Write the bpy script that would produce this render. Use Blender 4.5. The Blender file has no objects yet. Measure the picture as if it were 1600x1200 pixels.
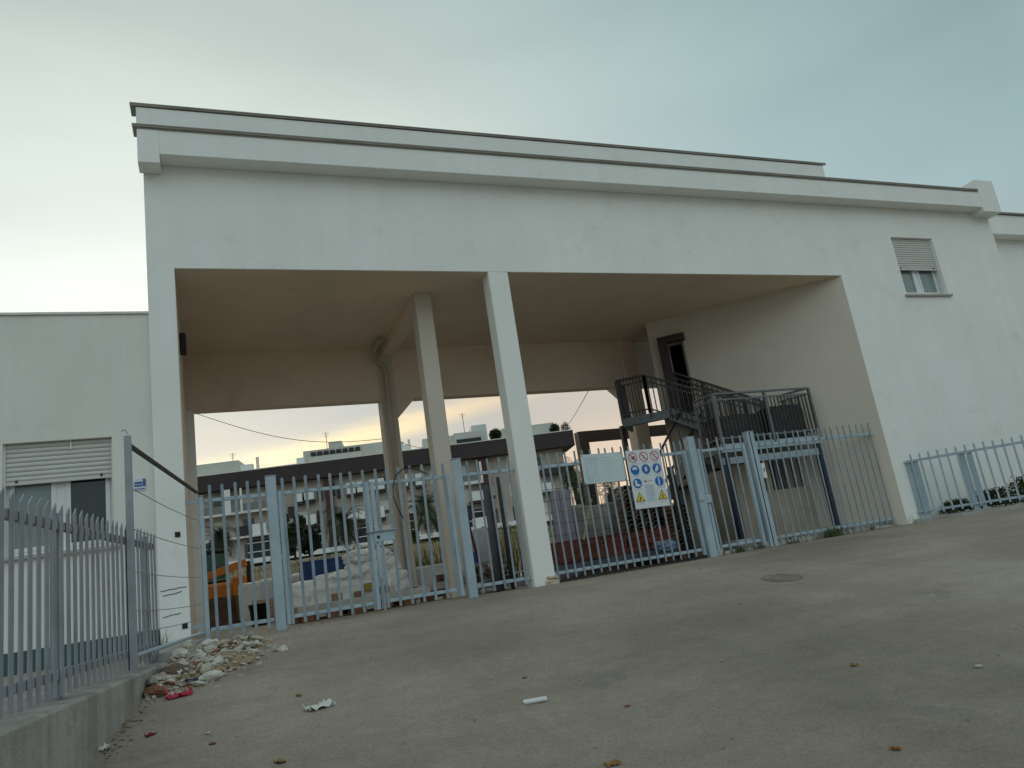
import bpy, math, random
from mathutils import Vector, Matrix, noise
random.seed(7)
sc = bpy.context.scene
col = sc.collection
rad = math.radians

# ------------------------------------------------------------------ camera
# world: X along the facade, Y into the courtyard, Z up; the eye is the origin
CR = Vector((0.92105, -0.36058, -0.14715)); CU = Vector((0.04819, -0.26941, 0.96182)); CF = Vector((0.38646, 0.89297, 0.23076))
FPX = 1162.9
cam = bpy.data.cameras.new('camera'); cam.sensor_width = 36; cam.lens = FPX / 1600 * 36
cam.clip_start = 0.05; cam.clip_end = 6000
camo = bpy.data.objects.new('camera', cam); col.objects.link(camo)
camo.matrix_world = Matrix(((CR.x, CU.x, -CF.x, 0), (CR.y, CU.y, -CF.y, 0), (CR.z, CU.z, -CF.z, 0), (0, 0, 0, 1)))
sc.camera = camo

def ray(x, y):
    return CR * ((x - 800) / FPX) - CU * ((y - 600) / FPX) + CF
def onY(x, y, Y):
    d = ray(x, y); return d * (Y / d.y)
def onZ(x, y, Z):
    d = ray(x, y); return d * (Z / d.z)
def onPlane(x, y, P, n):
    d = ray(x, y); return d * (P.dot(n) / d.dot(n))

# ------------------------------------------------------------------ sky and sun
SUN_AZ, SUN_EL = rad(-2), rad(9)
SD = Vector((math.sin(SUN_AZ) * math.cos(SUN_EL), math.cos(SUN_AZ) * math.cos(SUN_EL), math.sin(SUN_EL)))
w = bpy.data.worlds.new('World'); sc.world = w; w.use_nodes = True
nt = w.node_tree; nt.nodes.clear()
def N(t, **k):
    n = nt.nodes.new(t)
    for a, b in k.items(): setattr(n, a, b)
    return n
def L(a, b): nt.links.new(a, b)
def mth(op, a, b=None, clamp=False):
    n = N('ShaderNodeMath', operation=op, use_clamp=clamp)
    for i, v in enumerate((a, b)):
        if v is None: continue
        if hasattr(v, 'links'): L(v, n.inputs[i])
        else: n.inputs[i].default_value = v
    return n.outputs[0]
def ramp(fac, stops):
    n = N('ShaderNodeValToRGB'); e = n.color_ramp.elements
    while len(e) > 1: e.remove(e[-1])
    for i, (p, c) in enumerate(stops):
        q = e[0] if i == 0 else e.new(p)
        q.position = p; q.color = (*c, 1)
    L(fac, n.inputs[0]); return n.outputs[0]
def mixc(f, a, b):
    n = N('ShaderNodeMix', data_type='RGBA')
    if hasattr(f, 'links'): L(f, n.inputs[0])
    else: n.inputs[0].default_value = f
    for i, v in ((6, a), (7, b)):
        if hasattr(v, 'links'): L(v, n.inputs[i])
        else: n.inputs[i].default_value = (*v, 1)
    return n.outputs[2]
tc = N('ShaderNodeTexCoord')
nv = N('ShaderNodeVectorMath', operation='NORMALIZE'); L(tc.outputs['Generated'], nv.inputs[0])
dt = N('ShaderNodeVectorMath', operation='DOT_PRODUCT'); L(nv.outputs[0], dt.inputs[0]); dt.inputs[1].default_value = SD
sp = N('ShaderNodeSeparateXYZ'); L(nv.outputs[0], sp.inputs[0])
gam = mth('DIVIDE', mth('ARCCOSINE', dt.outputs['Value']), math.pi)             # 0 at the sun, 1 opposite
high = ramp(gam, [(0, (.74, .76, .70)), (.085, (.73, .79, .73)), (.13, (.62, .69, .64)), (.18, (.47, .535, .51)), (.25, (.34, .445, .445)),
                  (.35, (.215, .315, .33)), (.5, (.40, .50, .52)), (.7, (.60, .71, .73)), (1, (.64, .75, .77))])  # side away from the sun raised to light the facade
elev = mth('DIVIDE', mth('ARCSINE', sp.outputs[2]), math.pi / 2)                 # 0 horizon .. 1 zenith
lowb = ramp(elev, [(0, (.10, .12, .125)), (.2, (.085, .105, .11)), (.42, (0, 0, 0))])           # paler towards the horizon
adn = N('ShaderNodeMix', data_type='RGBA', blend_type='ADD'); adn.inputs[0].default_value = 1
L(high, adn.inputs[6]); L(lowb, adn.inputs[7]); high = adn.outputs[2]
# streaky cloud: noise stretched along the horizon
mp = N('ShaderNodeMapping'); mp.inputs['Scale'].default_value = (1.6, 1.6, 11.0); mp.inputs['Rotation'].default_value = (0.0, rad(7), 0)
L(nv.outputs[0], mp.inputs[0])
nz = N('ShaderNodeTexNoise'); nz.inputs['Scale'].default_value = 2.1; nz.inputs['Detail'].default_value = 5; nz.inputs['Roughness'].default_value = .55
L(mp.outputs[0], nz.inputs['Vector'])
# the break in the cloud: a slanting bright band above the hidden sun, ragged with the same noise
azi = mth('ARCTAN2', sp.outputs[0], sp.outputs[1])
elr = mth('ARCSINE', sp.outputs[2])
cen = mth('ADD', mth('MULTIPLY', mth('SUBTRACT', azi, rad(8)), .16), rad(10.3))
wob = mth('MULTIPLY', mth('SUBTRACT', nz.outputs[0], .5), rad(2.6))
off = mth('DIVIDE', mth('ADD', mth('SUBTRACT', elr, cen), wob), rad(1.0))
band = mth('POWER', 2.718, mth('MULTIPLY', mth('MULTIPLY', off, off), -1))
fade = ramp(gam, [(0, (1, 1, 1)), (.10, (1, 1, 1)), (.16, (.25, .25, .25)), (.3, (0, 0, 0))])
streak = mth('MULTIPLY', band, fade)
warm = ramp(gam, [(0, (.95, .86, .58)), (.08, (.90, .76, .48)), (.17, (.80, .58, .40)), (.3, (.60, .50, .42)), (.6, (.34, .39, .41)), (1, (.30, .36, .39))])   # far end dimmed to keep the deep portico wall dark
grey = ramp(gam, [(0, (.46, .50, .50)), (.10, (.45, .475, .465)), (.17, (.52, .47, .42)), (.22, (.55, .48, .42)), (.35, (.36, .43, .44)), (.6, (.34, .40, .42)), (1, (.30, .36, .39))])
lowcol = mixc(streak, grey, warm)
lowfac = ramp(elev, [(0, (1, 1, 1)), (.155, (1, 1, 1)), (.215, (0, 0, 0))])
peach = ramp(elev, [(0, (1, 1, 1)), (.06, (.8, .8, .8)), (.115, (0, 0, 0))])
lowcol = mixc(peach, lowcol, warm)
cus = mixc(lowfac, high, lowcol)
# faint veil of cloud higher up
nz2 = N('ShaderNodeTexNoise'); nz2.inputs['Scale'].default_value = 1.3; nz2.inputs['Detail'].default_value = 4
mp2 = N('ShaderNodeMapping'); mp2.inputs['Scale'].default_value = (1.2, 1.2, 4.5); mp2.inputs['Rotation'].default_value = (0.1, rad(-16), 0)
L(nv.outputs[0], mp2.inputs[0]); L(mp2.outputs[0], nz2.inputs['Vector'])
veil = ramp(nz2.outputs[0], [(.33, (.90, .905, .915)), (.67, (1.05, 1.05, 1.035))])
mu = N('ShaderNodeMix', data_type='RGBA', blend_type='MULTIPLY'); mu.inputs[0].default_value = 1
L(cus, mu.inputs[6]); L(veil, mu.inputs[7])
sky = N('ShaderNodeTexSky', sky_type='NISHITA', sun_disc=False, sun_elevation=SUN_EL, sun_rotation=SUN_AZ, dust_density=2.5)
sks = N('ShaderNodeVectorMath', operation='SCALE'); L(sky.outputs[0], sks.inputs[0]); sks.inputs['Scale'].default_value = .08
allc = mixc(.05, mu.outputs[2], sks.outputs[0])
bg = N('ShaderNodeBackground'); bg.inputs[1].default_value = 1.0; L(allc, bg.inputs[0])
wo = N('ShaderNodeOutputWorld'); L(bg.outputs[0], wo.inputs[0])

sun = bpy.data.lights.new('sun', 'SUN'); sun.energy = .5; sun.angle = rad(14); sun.color = (1, .78, .52)
suno = bpy.data.objects.new('sun', sun); col.objects.link(suno)
suno.rotation_euler = SD.to_track_quat('Z', 'Y').to_euler()

sc.view_settings.view_transform = 'Standard'; sc.view_settings.look = 'None'
sc.view_settings.exposure = 0.25; sc.view_settings.gamma = 1; sc.view_settings.use_curve_mapping = False
sc.render.engine = 'CYCLES'

# ------------------------------------------------------------------ materials
MATS = {}
def mat(name, c, rough=.7, var=.12, scale=6, bump=.0, bscale=60, metal=0, c2=None, spec=.4, streak=0, grime=None):
    if name in MATS: return MATS[name]
    m = bpy.data.materials.new(name); m.use_nodes = True; t = m.node_tree; b = t.nodes['Principled BSDF']
    nd = lambda k: t.nodes.new(k)
    tcn = nd('ShaderNodeTexCoord'); g = nd('ShaderNodeNewGeometry')
    n1 = nd('ShaderNodeTexNoise'); n1.inputs['Scale'].default_value = scale; n1.inputs['Detail'].default_value = 6; n1.inputs['Roughness'].default_value = .62
    t.links.new(g.outputs['Position'], n1.inputs['Vector'])
    r = nd('ShaderNodeValToRGB'); e = r.color_ramp.elements
    ca = c2 if c2 else tuple(x * (1 - var) for x in c); cb = c if c2 else tuple(min(1, x * (1 + var)) for x in c)
    e[0].position = .33; e[0].color = (*ca, 1); e[1].position = .67; e[1].color = (*cb, 1)
    t.links.new(n1.outputs[0], r.inputs[0]); out = r.outputs[0]
    if streak:                                   # rain streaks and dirt running down a wall
        mpn = nd('ShaderNodeMapping'); mpn.inputs['Scale'].default_value = (3.2, 3.2, .22)
        t.links.new(g.outputs['Position'], mpn.inputs[0])
        n2 = nd('ShaderNodeTexNoise'); n2.inputs['Scale'].default_value = 1.6; n2.inputs['Detail'].default_value = 7; n2.inputs['Roughness'].default_value = .6
        t.links.new(mpn.outputs[0], n2.inputs['Vector'])
        r2 = nd('ShaderNodeValToRGB'); r2.color_ramp.elements[0].position = .36; r2.color_ramp.elements[1].position = .6
        k = 1 - streak; r2.color_ramp.elements[0].color = (k, k * .985, k * .96, 1); r2.color_ramp.elements[1].color = (1, 1, 1, 1)
        t.links.new(n2.outputs[0], r2.inputs[0])
        mx = nd('ShaderNodeMix'); mx.data_type = 'RGBA'; mx.blend_type = 'MULTIPLY'; mx.inputs[0].default_value = 1
        t.links.new(out, mx.inputs[6]); t.links.new(r2.outputs[0], mx.inputs[7]); out = mx.outputs[2]
    if grime:                                    # patches of another colour: (colour, scale, lo, hi)
        n3 = nd('ShaderNodeTexNoise'); n3.inputs['Scale'].default_value = grime[1]; n3.inputs['Detail'].default_value = 8; n3.inputs['Roughness'].default_value = .7
        t.links.new(g.outputs['Position'], n3.inputs['Vector'])
        r3 = nd('ShaderNodeValToRGB'); r3.color_ramp.elements[0].position = grime[2]; r3.color_ramp.elements[1].position = grime[3]
        t.links.new(n3.outputs[0], r3.inputs[0])
        mx = nd('ShaderNodeMix'); mx.data_type = 'RGBA'
        t.links.new(r3.outputs[0], mx.inputs[0]); t.links.new(out, mx.inputs[6]); mx.inputs[7].default_value = (*grime[0], 1); out = mx.outputs[2]
    t.links.new(out, b.inputs['Base Color'])
    b.inputs['Roughness'].default_value = rough; b.inputs['Metallic'].default_value = metal
    b.inputs['Specular IOR Level'].default_value = spec
    if bump:
        nb = nd('ShaderNodeTexNoise'); nb.inputs['Scale'].default_value = bscale; nb.inputs['Detail'].default_value = 4
        t.links.new(g.outputs['Position'], nb.inputs['Vector'])
        bp = nd('ShaderNodeBump'); bp.inputs['Strength'].default_value = bump; bp.inputs['Distance'].default_value = .01
        t.links.new(nb.outputs[0], bp.inputs['Height']); t.links.new(bp.outputs[0], b.inputs['Normal'])
    MATS[name] = m; return m

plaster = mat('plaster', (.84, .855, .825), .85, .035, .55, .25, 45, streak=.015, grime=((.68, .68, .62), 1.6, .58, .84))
shaded_pl = mat('plaster_shaded', (.76, .62, .50), .9, .06, .8, .25, 45, grime=((.50, .41, .33), 1.3, .60, .85))  # facade paint darkened and warmed: portico shade put into the colour
half_shade_pl = mat('plaster_half_shade', (.60, .54, .455), .88, .05, .7, .25, 45, grime=((.54, .50, .43), 1.3, .58, .85))  # same paint as the facade, with part of the shading in its colour
wing_pl = mat('wing_plaster', (.74, .74, .69), .88, .04, .8, .25, 45, streak=.02, grime=((.60, .59, .54), 1.2, .58, .85))
conc = mat('concrete', (.42, .405, .37), .9, .16, 3, .5, 70, streak=.2)
galv = mat('galvanised', (.37, .46, .51), .5, .10, 3, .12, 120, metal=.15, grime=((.24, .24, .23), 7, .66, .8))
galv_d = mat('weathered_zinc', (.30, .32, .345), .55, .14, 4, .15, 120, metal=.15, grime=((.16, .13, .11), 9, .64, .8))
coping_m = mat('coping_zinc', (.26, .235, .205), .6, .2, 2)
galv_b = mat('galvanised_bars', (.255, .315, .355), .5, .16, 2, .12, 120, metal=.15, grime=((.16, .125, .10), 5, .58, .74))
white_p = mat('white_pvc', (.72, .74, .73), .35, .03, 3)
shut_m = mat('shutter_pvc', (.60, .60, .56), .45, .05, 3)
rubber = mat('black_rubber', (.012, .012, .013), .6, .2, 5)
darkst = mat('dark_steel', (.055, .052, .050), .55, .2, 4)
brownst = mat('brown_steel', (.045, .030, .026), .5, .2, 4)
glass = bpy.data.materials.new('window_glass'); glass.use_nodes = True
_b = glass.node_tree.nodes['Principled BSDF']; _b.inputs['Base Color'].default_value = (.02, .03, .03, 1); _b.inputs['Roughness'].default_value = .06
_b.inputs['Specular IOR Level'].default_value = .9
_n = glass.node_tree.nodes.new('ShaderNodeTexNoise'); _n.inputs['Scale'].default_value = 1.5
_bp = glass.node_tree.nodes.new('ShaderNodeBump'); _bp.inputs['Strength'].default_value = .04
glass.node_tree.links.new(_n.outputs[0], _bp.inputs['Height']); glass.node_tree.links.new(_bp.outputs[0], _b.inputs['Normal'])

# asphalt: worn grey with patches, fine grain, a few cracks
def asphalt_mat():
    m = bpy.data.materials.new('asphalt'); m.use_nodes = True; t = m.node_tree; b = t.nodes['Principled BSDF']
    g = t.nodes.new('ShaderNodeNewGeometry')
    def nz(s, d, r=.6, mapsc=None):
        n = t.nodes.new('ShaderNodeTexNoise'); n.inputs['Scale'].default_value = s; n.inputs['Detail'].default_value = d; n.inputs['Roughness'].default_value = r
        if mapsc:
            q = t.nodes.new('ShaderNodeMapping'); q.inputs['Scale'].default_value = mapsc; q.inputs['Rotation'].default_value = (0, 0, .25)
            t.links.new(g.outputs['Position'], q.inputs[0]); t.links.new(q.outputs[0], n.inputs['Vector'])
        else: t.links.new(g.outputs['Position'], n.inputs['Vector'])
        return n.outputs[0]
    def rp(f, stops):
        n = t.nodes.new('ShaderNodeValToRGB'); e = n.color_ramp.elements
        e[0].position, e[0].color = stops[0][0], (*stops[0][1], 1); e[1].position, e[1].color = stops[1][0], (*stops[1][1], 1)
        t.links.new(f, n.inputs[0]); return n.outputs[0]
    def mx(f, a, c, bt='MIX'):
        n = t.nodes.new('ShaderNodeMix'); n.data_type = 'RGBA'; n.blend_type = bt
        if hasattr(f, 'links'): t.links.new(f, n.inputs[0])
        else: n.inputs[0].default_value = f
        for i, v in ((6, a), (7, c)):
            if hasattr(v, 'links'): t.links.new(v, n.inputs[i])
            else: n.inputs[i].default_value = (*v, 1)
        return n.outputs[2]
    c = rp(nz(.26, 8, .66), ((.36, (.245, .208, .170)), (.64, (.395, .337, .275))))
    c = mx(1, c, rp(nz(.8, 8, .72, (.30, 1.5, 1)), ((.34, (.84, .84, .84)), (.60, (1, 1, 1)))), 'MULTIPLY')       # worn bands across the ramp
    c = mx(1, c, rp(nz(9, 6, .75), ((.30, (.90, .90, .90)), (.70, (1.08, 1.08, 1.07)))), 'MULTIPLY')             # blotches
    c = mx(1, c, rp(nz(48, 5, .8), ((.30, (.74, .74, .74)), (.70, (1.24, 1.23, 1.21)))), 'MULTIPLY')             # coarse aggregate
    c = mx(1, c, rp(nz(210, 3, .7), ((.32, (.70, .70, .70)), (.66, (1.26, 1.25, 1.22)))), 'MULTIPLY')            # fine aggregate
    c = mx(rp(nz(2.6, 8, .75), ((.64, (0, 0, 0)), (.80, (.45, .45, .45)))), c, (.46, .40, .32))                   # dust
    c = mx(rp(nz(1.3, 4, .6), ((.64, (0, 0, 0)), (.70, (.45, .45, .45)))), c, (.17, .155, .14))                   # oil spots
    c = mx(rp(nz(.8, 3, .5, (2.6, .16, 1)), ((.60, (0, 0, 0)), (.72, (.28, .28, .28)))), c, (.20, .185, .165))    # tyre marks up the ramp
    vo = t.nodes.new('ShaderNodeTexVoronoi'); vo.inputs['Scale'].default_value = 7.5
    t.links.new(g.outputs['Position'], vo.inputs['Vector'])
    c = mx(rp(vo.outputs['Distance'], ((.035, (.5, .5, .5)), (.07, (0, 0, 0)))), c, (.12, .11, .10))              # scattered dark chippings
    t.links.new(c, b.inputs['Base Color']); b.inputs['Roughness'].default_value = .88; b.inputs['Specular IOR Level'].default_value = .3
    bp = t.nodes.new('ShaderNodeBump'); bp.inputs['Strength'].default_value = .55; bp.inputs['Distance'].default_value = .008
    t.links.new(nz(75, 6, .75), bp.inputs['Height']); t.links.new(bp.outputs[0], b.inputs['Normal'])
    return m
asphalt = asphalt_mat()
court_m = mat('courtyard_concrete', (.40, .345, .27), .95, .15, 1.6, .5, 50, grime=((.26, .21, .16), 1.3, .55, .75))
dirt_m = mat('dry_earth', (.235, .175, .105), .95, .25, .5, .7, 12, grime=((.13, .125, .05), .35, .48, .62))
yard_m = mat('yard_paving', (.30, .28, .25), .9, .2, 2, .4, 40)

# ------------------------------------------------------------------ mesh helpers
class MB:
    def __init__(s): s.v = []; s.f = []
    def add(s, vs, fs):
        o = len(s.v); s.v += [tuple(v) for v in vs]; s.f += [tuple(i + o for i in f) for f in fs]; return s
    def box(s, x0, x1, y0, y1, z0, z1, c=0, M=None):
        if c <= 0:
            vs = [Vector((x, y, z)) for x in (x0, x1) for y in (y0, y1) for z in (z0, z1)]
            fs = [(0, 1, 3, 2), (4, 6, 7, 5), (0, 4, 5, 1), (2, 3, 7, 6), (0, 2, 6, 4), (1, 5, 7, 3)]
        else:
            vs = []; idx = {}
            lo, hi = (x0, y0, z0), (x1, y1, z1)
            for k in range(8):
                sg = (k & 1, k >> 1 & 1, k >> 2 & 1)
                for a in range(3):
                    q = [(hi[i] if sg[i] else lo[i]) + (0 if i == a else (-c if sg[i] else c)) for i in range(3)]
                    idx[k, a] = len(vs); vs.append(Vector(q))
            fs = []
            for a in range(3):
                b_, c_ = (a + 1) % 3, (a + 2) % 3
                for sgn in (0, 1):
                    ks = [sgn << a | p << b_ | q << c_ for p, q in ((0, 0), (1, 0), (1, 1), (0, 1))]
                    f = [idx[k, a] for k in ks]; fs.append(tuple(f if sgn else f[::-1]))
                for p in (0, 1):
                    for q in (0, 1):
                        k0 = p << b_ | q << c_; k1 = k0 | 1 << a
                        f = [idx[k0, b_], idx[k1, b_], idx[k1, c_], idx[k0, c_]]
                        fs.append(tuple(f if p != q else f[::-1]))
            for k in range(8):
                f = (idx[k, 0], idx[k, 1], idx[k, 2]); par = bin(k).count('1') & 1
                fs.append(f if par else f[::-1])
        if M: vs = [M @ v for v in vs]
        return s.add(vs, fs)
    def bar(s, p, q, wd, ht, up=(0, 0, 1), c=0):
        p, q = Vector(p), Vector(q); d = (q - p); ln = d.length; d.normalize()
        sd = d.cross(Vector(up))
        if sd.length < 1e-4: sd = d.cross(Vector((1, 0, 0)))
        sd.normalize(); u = sd.cross(d)
        M = Matrix(((d.x, sd.x, u.x, p.x), (d.y, sd.y, u.y, p.y), (d.z, sd.z, u.z, p.z), (0, 0, 0, 1)))
        return s.box(0, ln, -wd / 2, wd / 2, -ht / 2, ht / 2, c, M)
    def tube(s, pts, r, n=6, r2=None, cap=True):
        pts = [Vector(p) for p in pts]; rs = []; m = len(pts)
        for i, p in enumerate(pts):
            d = (pts[min(i + 1, m - 1)] - pts[max(i - 1, 0)]).normalized()
            a = d.cross(Vector((0, 0, 1)))
            if a.length < 1e-3: a = d.cross(Vector((1, 0, 0)))
            a.normalize(); b = d.cross(a)
            rr = r if r2 is None else r + (r2 - r) * i / (m - 1)
            rs.append([p + (a * math.cos(2 * math.pi * k / n) + b * math.sin(2 * math.pi * k / n)) * rr for k in range(n)])
        fs = [(i * n + k, i * n + (k + 1) % n, (i + 1) * n + (k + 1) % n, (i + 1) * n + k) for i in range(m - 1) for k in range(n)]
        if cap: fs += [tuple(range(n))[::-1], tuple((m - 1) * n + k for k in range(n))]
        return s.add([v for q in rs for v in q], fs)
    def lathe(s, prof, n=16, M=None):
        vs = [Vector((r * math.cos(2 * math.pi * k / n), r * math.sin(2 * math.pi * k / n), z)) for r, z in prof for k in range(n)]
        if M: vs = [M @ v for v in vs]
        m = len(prof)
        fs = [(i * n + k, i * n + (k + 1) % n, (i + 1) * n + (k + 1) % n, (i + 1) * n + k) for i in range(m - 1) for k in range(n)]
        fs += [tuple(range(n))[::-1], tuple((m - 1) * n + k for k in range(n))]
        return s.add(vs, fs)
    def prism(s, poly, z0, z1):
        n = len(poly)
        vs = [(x, y, z0) for x, y in poly] + [(x, y, z1) for x, y in poly]
        fs = [(i, (i + 1) % n, n + (i + 1) % n, n + i) for i in range(n)] + [tuple(range(n))[::-1], tuple(range(n, 2 * n))]
        return s.add(vs, fs)
    def prof(s, poly, M, t0, t1):
        """extrude a closed 2-D outline (a, b) from t0 to t1 along the matrix' x axis: local (t, a, b)"""
        n = len(poly)
        vs = [M @ Vector((t0, a, b)) for a, b in poly] + [M @ Vector((t1, a, b)) for a, b in poly]
        fs = [(i, (i + 1) % n, n + (i + 1) % n, n + i) for i in range(n)] + [tuple(range(n))[::-1], tuple(range(n, 2 * n))]
        return s.add(vs, fs)
    def mesh(s, name, m=None, smooth=False):
        me = bpy.data.meshes.new(name); me.from_pydata(s.v, [], s.f); me.update()
        if m: me.materials.append(m)
        if smooth: me.polygons.foreach_set('use_smooth', [True] * len(me.polygons))
        return me
    def build(s, name, m, parent=None, smooth=False):
        return link(name, s.mesh(name, m, smooth), parent)
def link(name, me, parent=None, loc=None, rz=0):
    o = bpy.data.objects.new(name, me); col.objects.link(o)
    if parent: o.parent = parent
    if loc is not None: o.location = loc
    if rz: o.rotation_euler[2] = rz
    return o
def tag(o, label, cat, group=None):
    o['label'] = label; o['category'] = cat
    if group: o['group'] = group
    return o
def thing(name, label, cat, group=None, loc=None, rz=0):
    return tag(link(name, None, None, loc, rz), label, cat, group)
def struct(o): o['kind'] = 'structure'; return o
def wallgrid(xs, zs, solid, y0, y1):
    """a wall in the XZ plane with openings: cells where solid(cx, cz)"""
    b = MB(); vi = {}
    def V(i, j, k):
        if (i, j, k) not in vi: vi[i, j, k] = len(b.v); b.v.append((xs[i], (y0, y1)[k], zs[j]))
        return vi[i, j, k]
    S = lambda i, j: 0 <= i < len(xs) - 1 and 0 <= j < len(zs) - 1 and solid((xs[i] + xs[i + 1]) / 2, (zs[j] + zs[j + 1]) / 2)
    for i in range(len(xs) - 1):
        for j in range(len(zs) - 1):
            if not S(i, j): continue
            b.f.append((V(i, j, 0), V(i + 1, j, 0), V(i + 1, j + 1, 0), V(i, j + 1, 0)))
            b.f.append((V(i, j, 1), V(i, j + 1, 1), V(i + 1, j + 1, 1), V(i + 1, j, 1)))
            if not S(i - 1, j): b.f.append((V(i, j, 0), V(i, j + 1, 0), V(i, j + 1, 1), V(i, j, 1)))
            if not S(i + 1, j): b.f.append((V(i + 1, j, 0), V(i + 1, j, 1), V(i + 1, j + 1, 1), V(i + 1, j + 1, 0)))
            if not S(i, j - 1): b.f.append((V(i, j, 0), V(i, j, 1), V(i + 1, j, 1), V(i + 1, j, 0)))
            if not S(i, j + 1): b.f.append((V(i, j + 1, 0), V(i + 1, j + 1, 0), V(i + 1, j + 1, 1), V(i, j + 1, 1)))
    return b

# ------------------------------------------------------------------ ground
GZ = -.42
PR = [(-60, -2.6), (-10, -1.75), (0, -1.50), (4, -1.17), (6, -.87), (7.3, -.67), (7.9, -.56), (9, -.47), (10.4, -.425), (11.05, GZ), (30, GZ)]
def prof_z(y):
    for (a, za), (b, zb) in zip(PR, PR[1:]):
        if y <= b: return za + (zb - za) * max(0, (y - a)) / (b - a)
    return GZ
def gz(x, y):
    z = sum(prof_z(y + d) for d in (-.5, -.25, 0, .25, .5)) / 5
    if 10.2 < y: z = GZ
    elif y > 9.6: z = z + (GZ - z) * (y - 9.6) / .6
    if y < 10.5: z += .018 * noise.noise(Vector((x * .5, y * .5, 1))) * min(1, 10.5 - y)
    return z
def hill(x, y):
    t = min(1, max(0, (y - 27) / 5)); t = t * t * (3 - 2 * t)
    u = min(1, max(0, (y - 34) / 50)); u = u * u * (3 - 2 * u)
    return GZ + t * (1.75 + .5 * noise.noise(Vector((x * .22, y * .22, 4)))) + u * 1.9
def gpix(x, y):
    """where the ray through a photo pixel meets the ground in front of the gate"""
    d = ray(x, y); lo = .5
    for i in range(4000):
        q = d * lo
        if q.z <= gz(q.x, q.y): return q
        lo += .005
    return q
def sheet(name, xs, ys, zf, m):
    b = MB(); nx = len(xs)
    b.v = [(x, y, zf(x, y)) for y in ys for x in xs]
    b.f = [(j * nx + i, j * nx + i + 1, (j + 1) * nx + i + 1, (j + 1) * nx + i) for j in range(len(ys) - 1) for i in range(nx - 1)]
    return struct(b.build(name, m, None, True))
def rng(a, b, st): n = max(1, round((b - a) / st)); return [a + (b - a) * i / n for i in range(n + 1)]
sheet('road', [-60, -30, -12] + rng(-6, 20, .25) + [24, 30, 45, 70], [-60, -30, -15] + rng(-8, 11.05, .25), gz, asphalt)
sheet('courtyard', [-60, -20] + rng(-5, 40, 1.5) + [60, 90], rng(11.05, 27, .8), lambda x, y: GZ, court_m)
sheet('hillside', [-120, -60] + rng(-30, 70, 1.5) + [110, 200], rng(27, 40, .7) + rng(42, 130, 4) + [200], hill, dirt_m)
b = MB(); b.v = [(-3000, -3000, -4), (3000, -3000, -4), (3000, 3000, -4), (-3000, 3000, -4)]; b.f = [(0, 1, 2, 3)]
struct(b.build('ground', dirt_m))
sheet('shade_sheet', rng(5.03, 13, .8), rng(11.07, 20, .8), lambda x, y: GZ + .005, mat('shade_brown', (.085, .068, .052), .95, .3, 1.5, .7, 30))  # dark sheet added to cut floor bounce and paint the shade behind the gate

# ------------------------------------------------------------------ the portico building
D = 11.0
XL, XO, XP0, XP1, XR, XE = -.62, -.26, 4.63, 5.0, 12.69, 18.0
ZC, ZS, ZT = 4.85, 6.51, 7.0          # ceiling, soffit of the cornice, top of the cornice
bld = thing('portico_building', 'white plastered two-storey building with a wide gated portico and a long cornice', 'building')
WX = (14.48, 15.80); WZ = (4.41, 5.80)
def solid(x, z):
    if WX[0] < x < WX[1] and WZ[0] < z < WZ[1]: return False
    return not (XO < x < XR and z < ZC)
wallgrid([XL, XO, XR, WX[0], WX[1], XE], [-.9, WZ[0], ZC, WZ[1], 6.9], solid, D, D + .3).build('front_wall', plaster, bld)
def pillar(x0, x1, y0, y1, z0, z1, m=plaster):
    return MB().box(x0, x1, y0, y1, z0, z1, .012).build('pillar', m, bld)
pillar(XP0, XP1, D, D + .3, GZ - .1, ZC)
b = MB(); M = Matrix.Translation((XP1 - .09, D - .02, GZ)) @ Matrix.Rotation(.05, 4, 'Y')
b.box(-.10, .13, -.03, .30, -.05, .075, .02, M); b.box(-.07, .12, -.015, .28, .08, .13, .015, M); b.build('broken_base', mat('broken_render', (.50, .42, .33), .95, .3, 12, .7, 60), bld)
YB = 15.1
# inside: pillars, ceiling, beams
pillar(3.57, 3.87, 11.95, 12.25, GZ, ZC, half_shade_pl)
pillar(3.50, 3.82, YB - .04, YB + .32, GZ, ZC, half_shade_pl)
MB().prism([(XL + .02, D + .3), (XE - .3, D + .3), (XE - .3, YB + .3), (XL + .02, YB + .3)], ZC, ZC + .25).build('ceiling', shaded_pl, bld)
MB().box(3.59, 3.85, 12.251, YB - .041, ZC - .22, ZC + .01, .01).build('ceiling_beam', shaded_pl, bld)
MB().box(XO - .06, 9.52, YB, YB + .28, 3.70, ZC + .01).build('back_beam', shaded_pl, bld)
for x0, sgn in ((3.82, 1), (9.52, -1)):       # sloped haunches under the back beam
    b = MB(); M = Matrix.Translation((0, 0, 0))
    h = .42
    p0 = [(x0, 3.702), (x0 + sgn * h, 3.702), (x0, 3.70 - h)]
    b.add([(x, y, z) for y in (YB + .01, YB + .27) for x, z in p0], [(0, 1, 2), (5, 4, 3), (0, 3, 4, 1), (1, 4, 5, 2), (2, 5, 3, 0)])
    b.build('beam_haunch', shaded_pl, bld)
MB().box(XL + .03, XO - .003, D + .3, YB + .28, GZ - .2, ZC).build('side_wall', shaded_pl, bld)
MB().box(XO - .003, XO + .13, YB - .02, YB + .26, GZ - .2, 3.7).build('wall_pier', plaster, bld)
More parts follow.
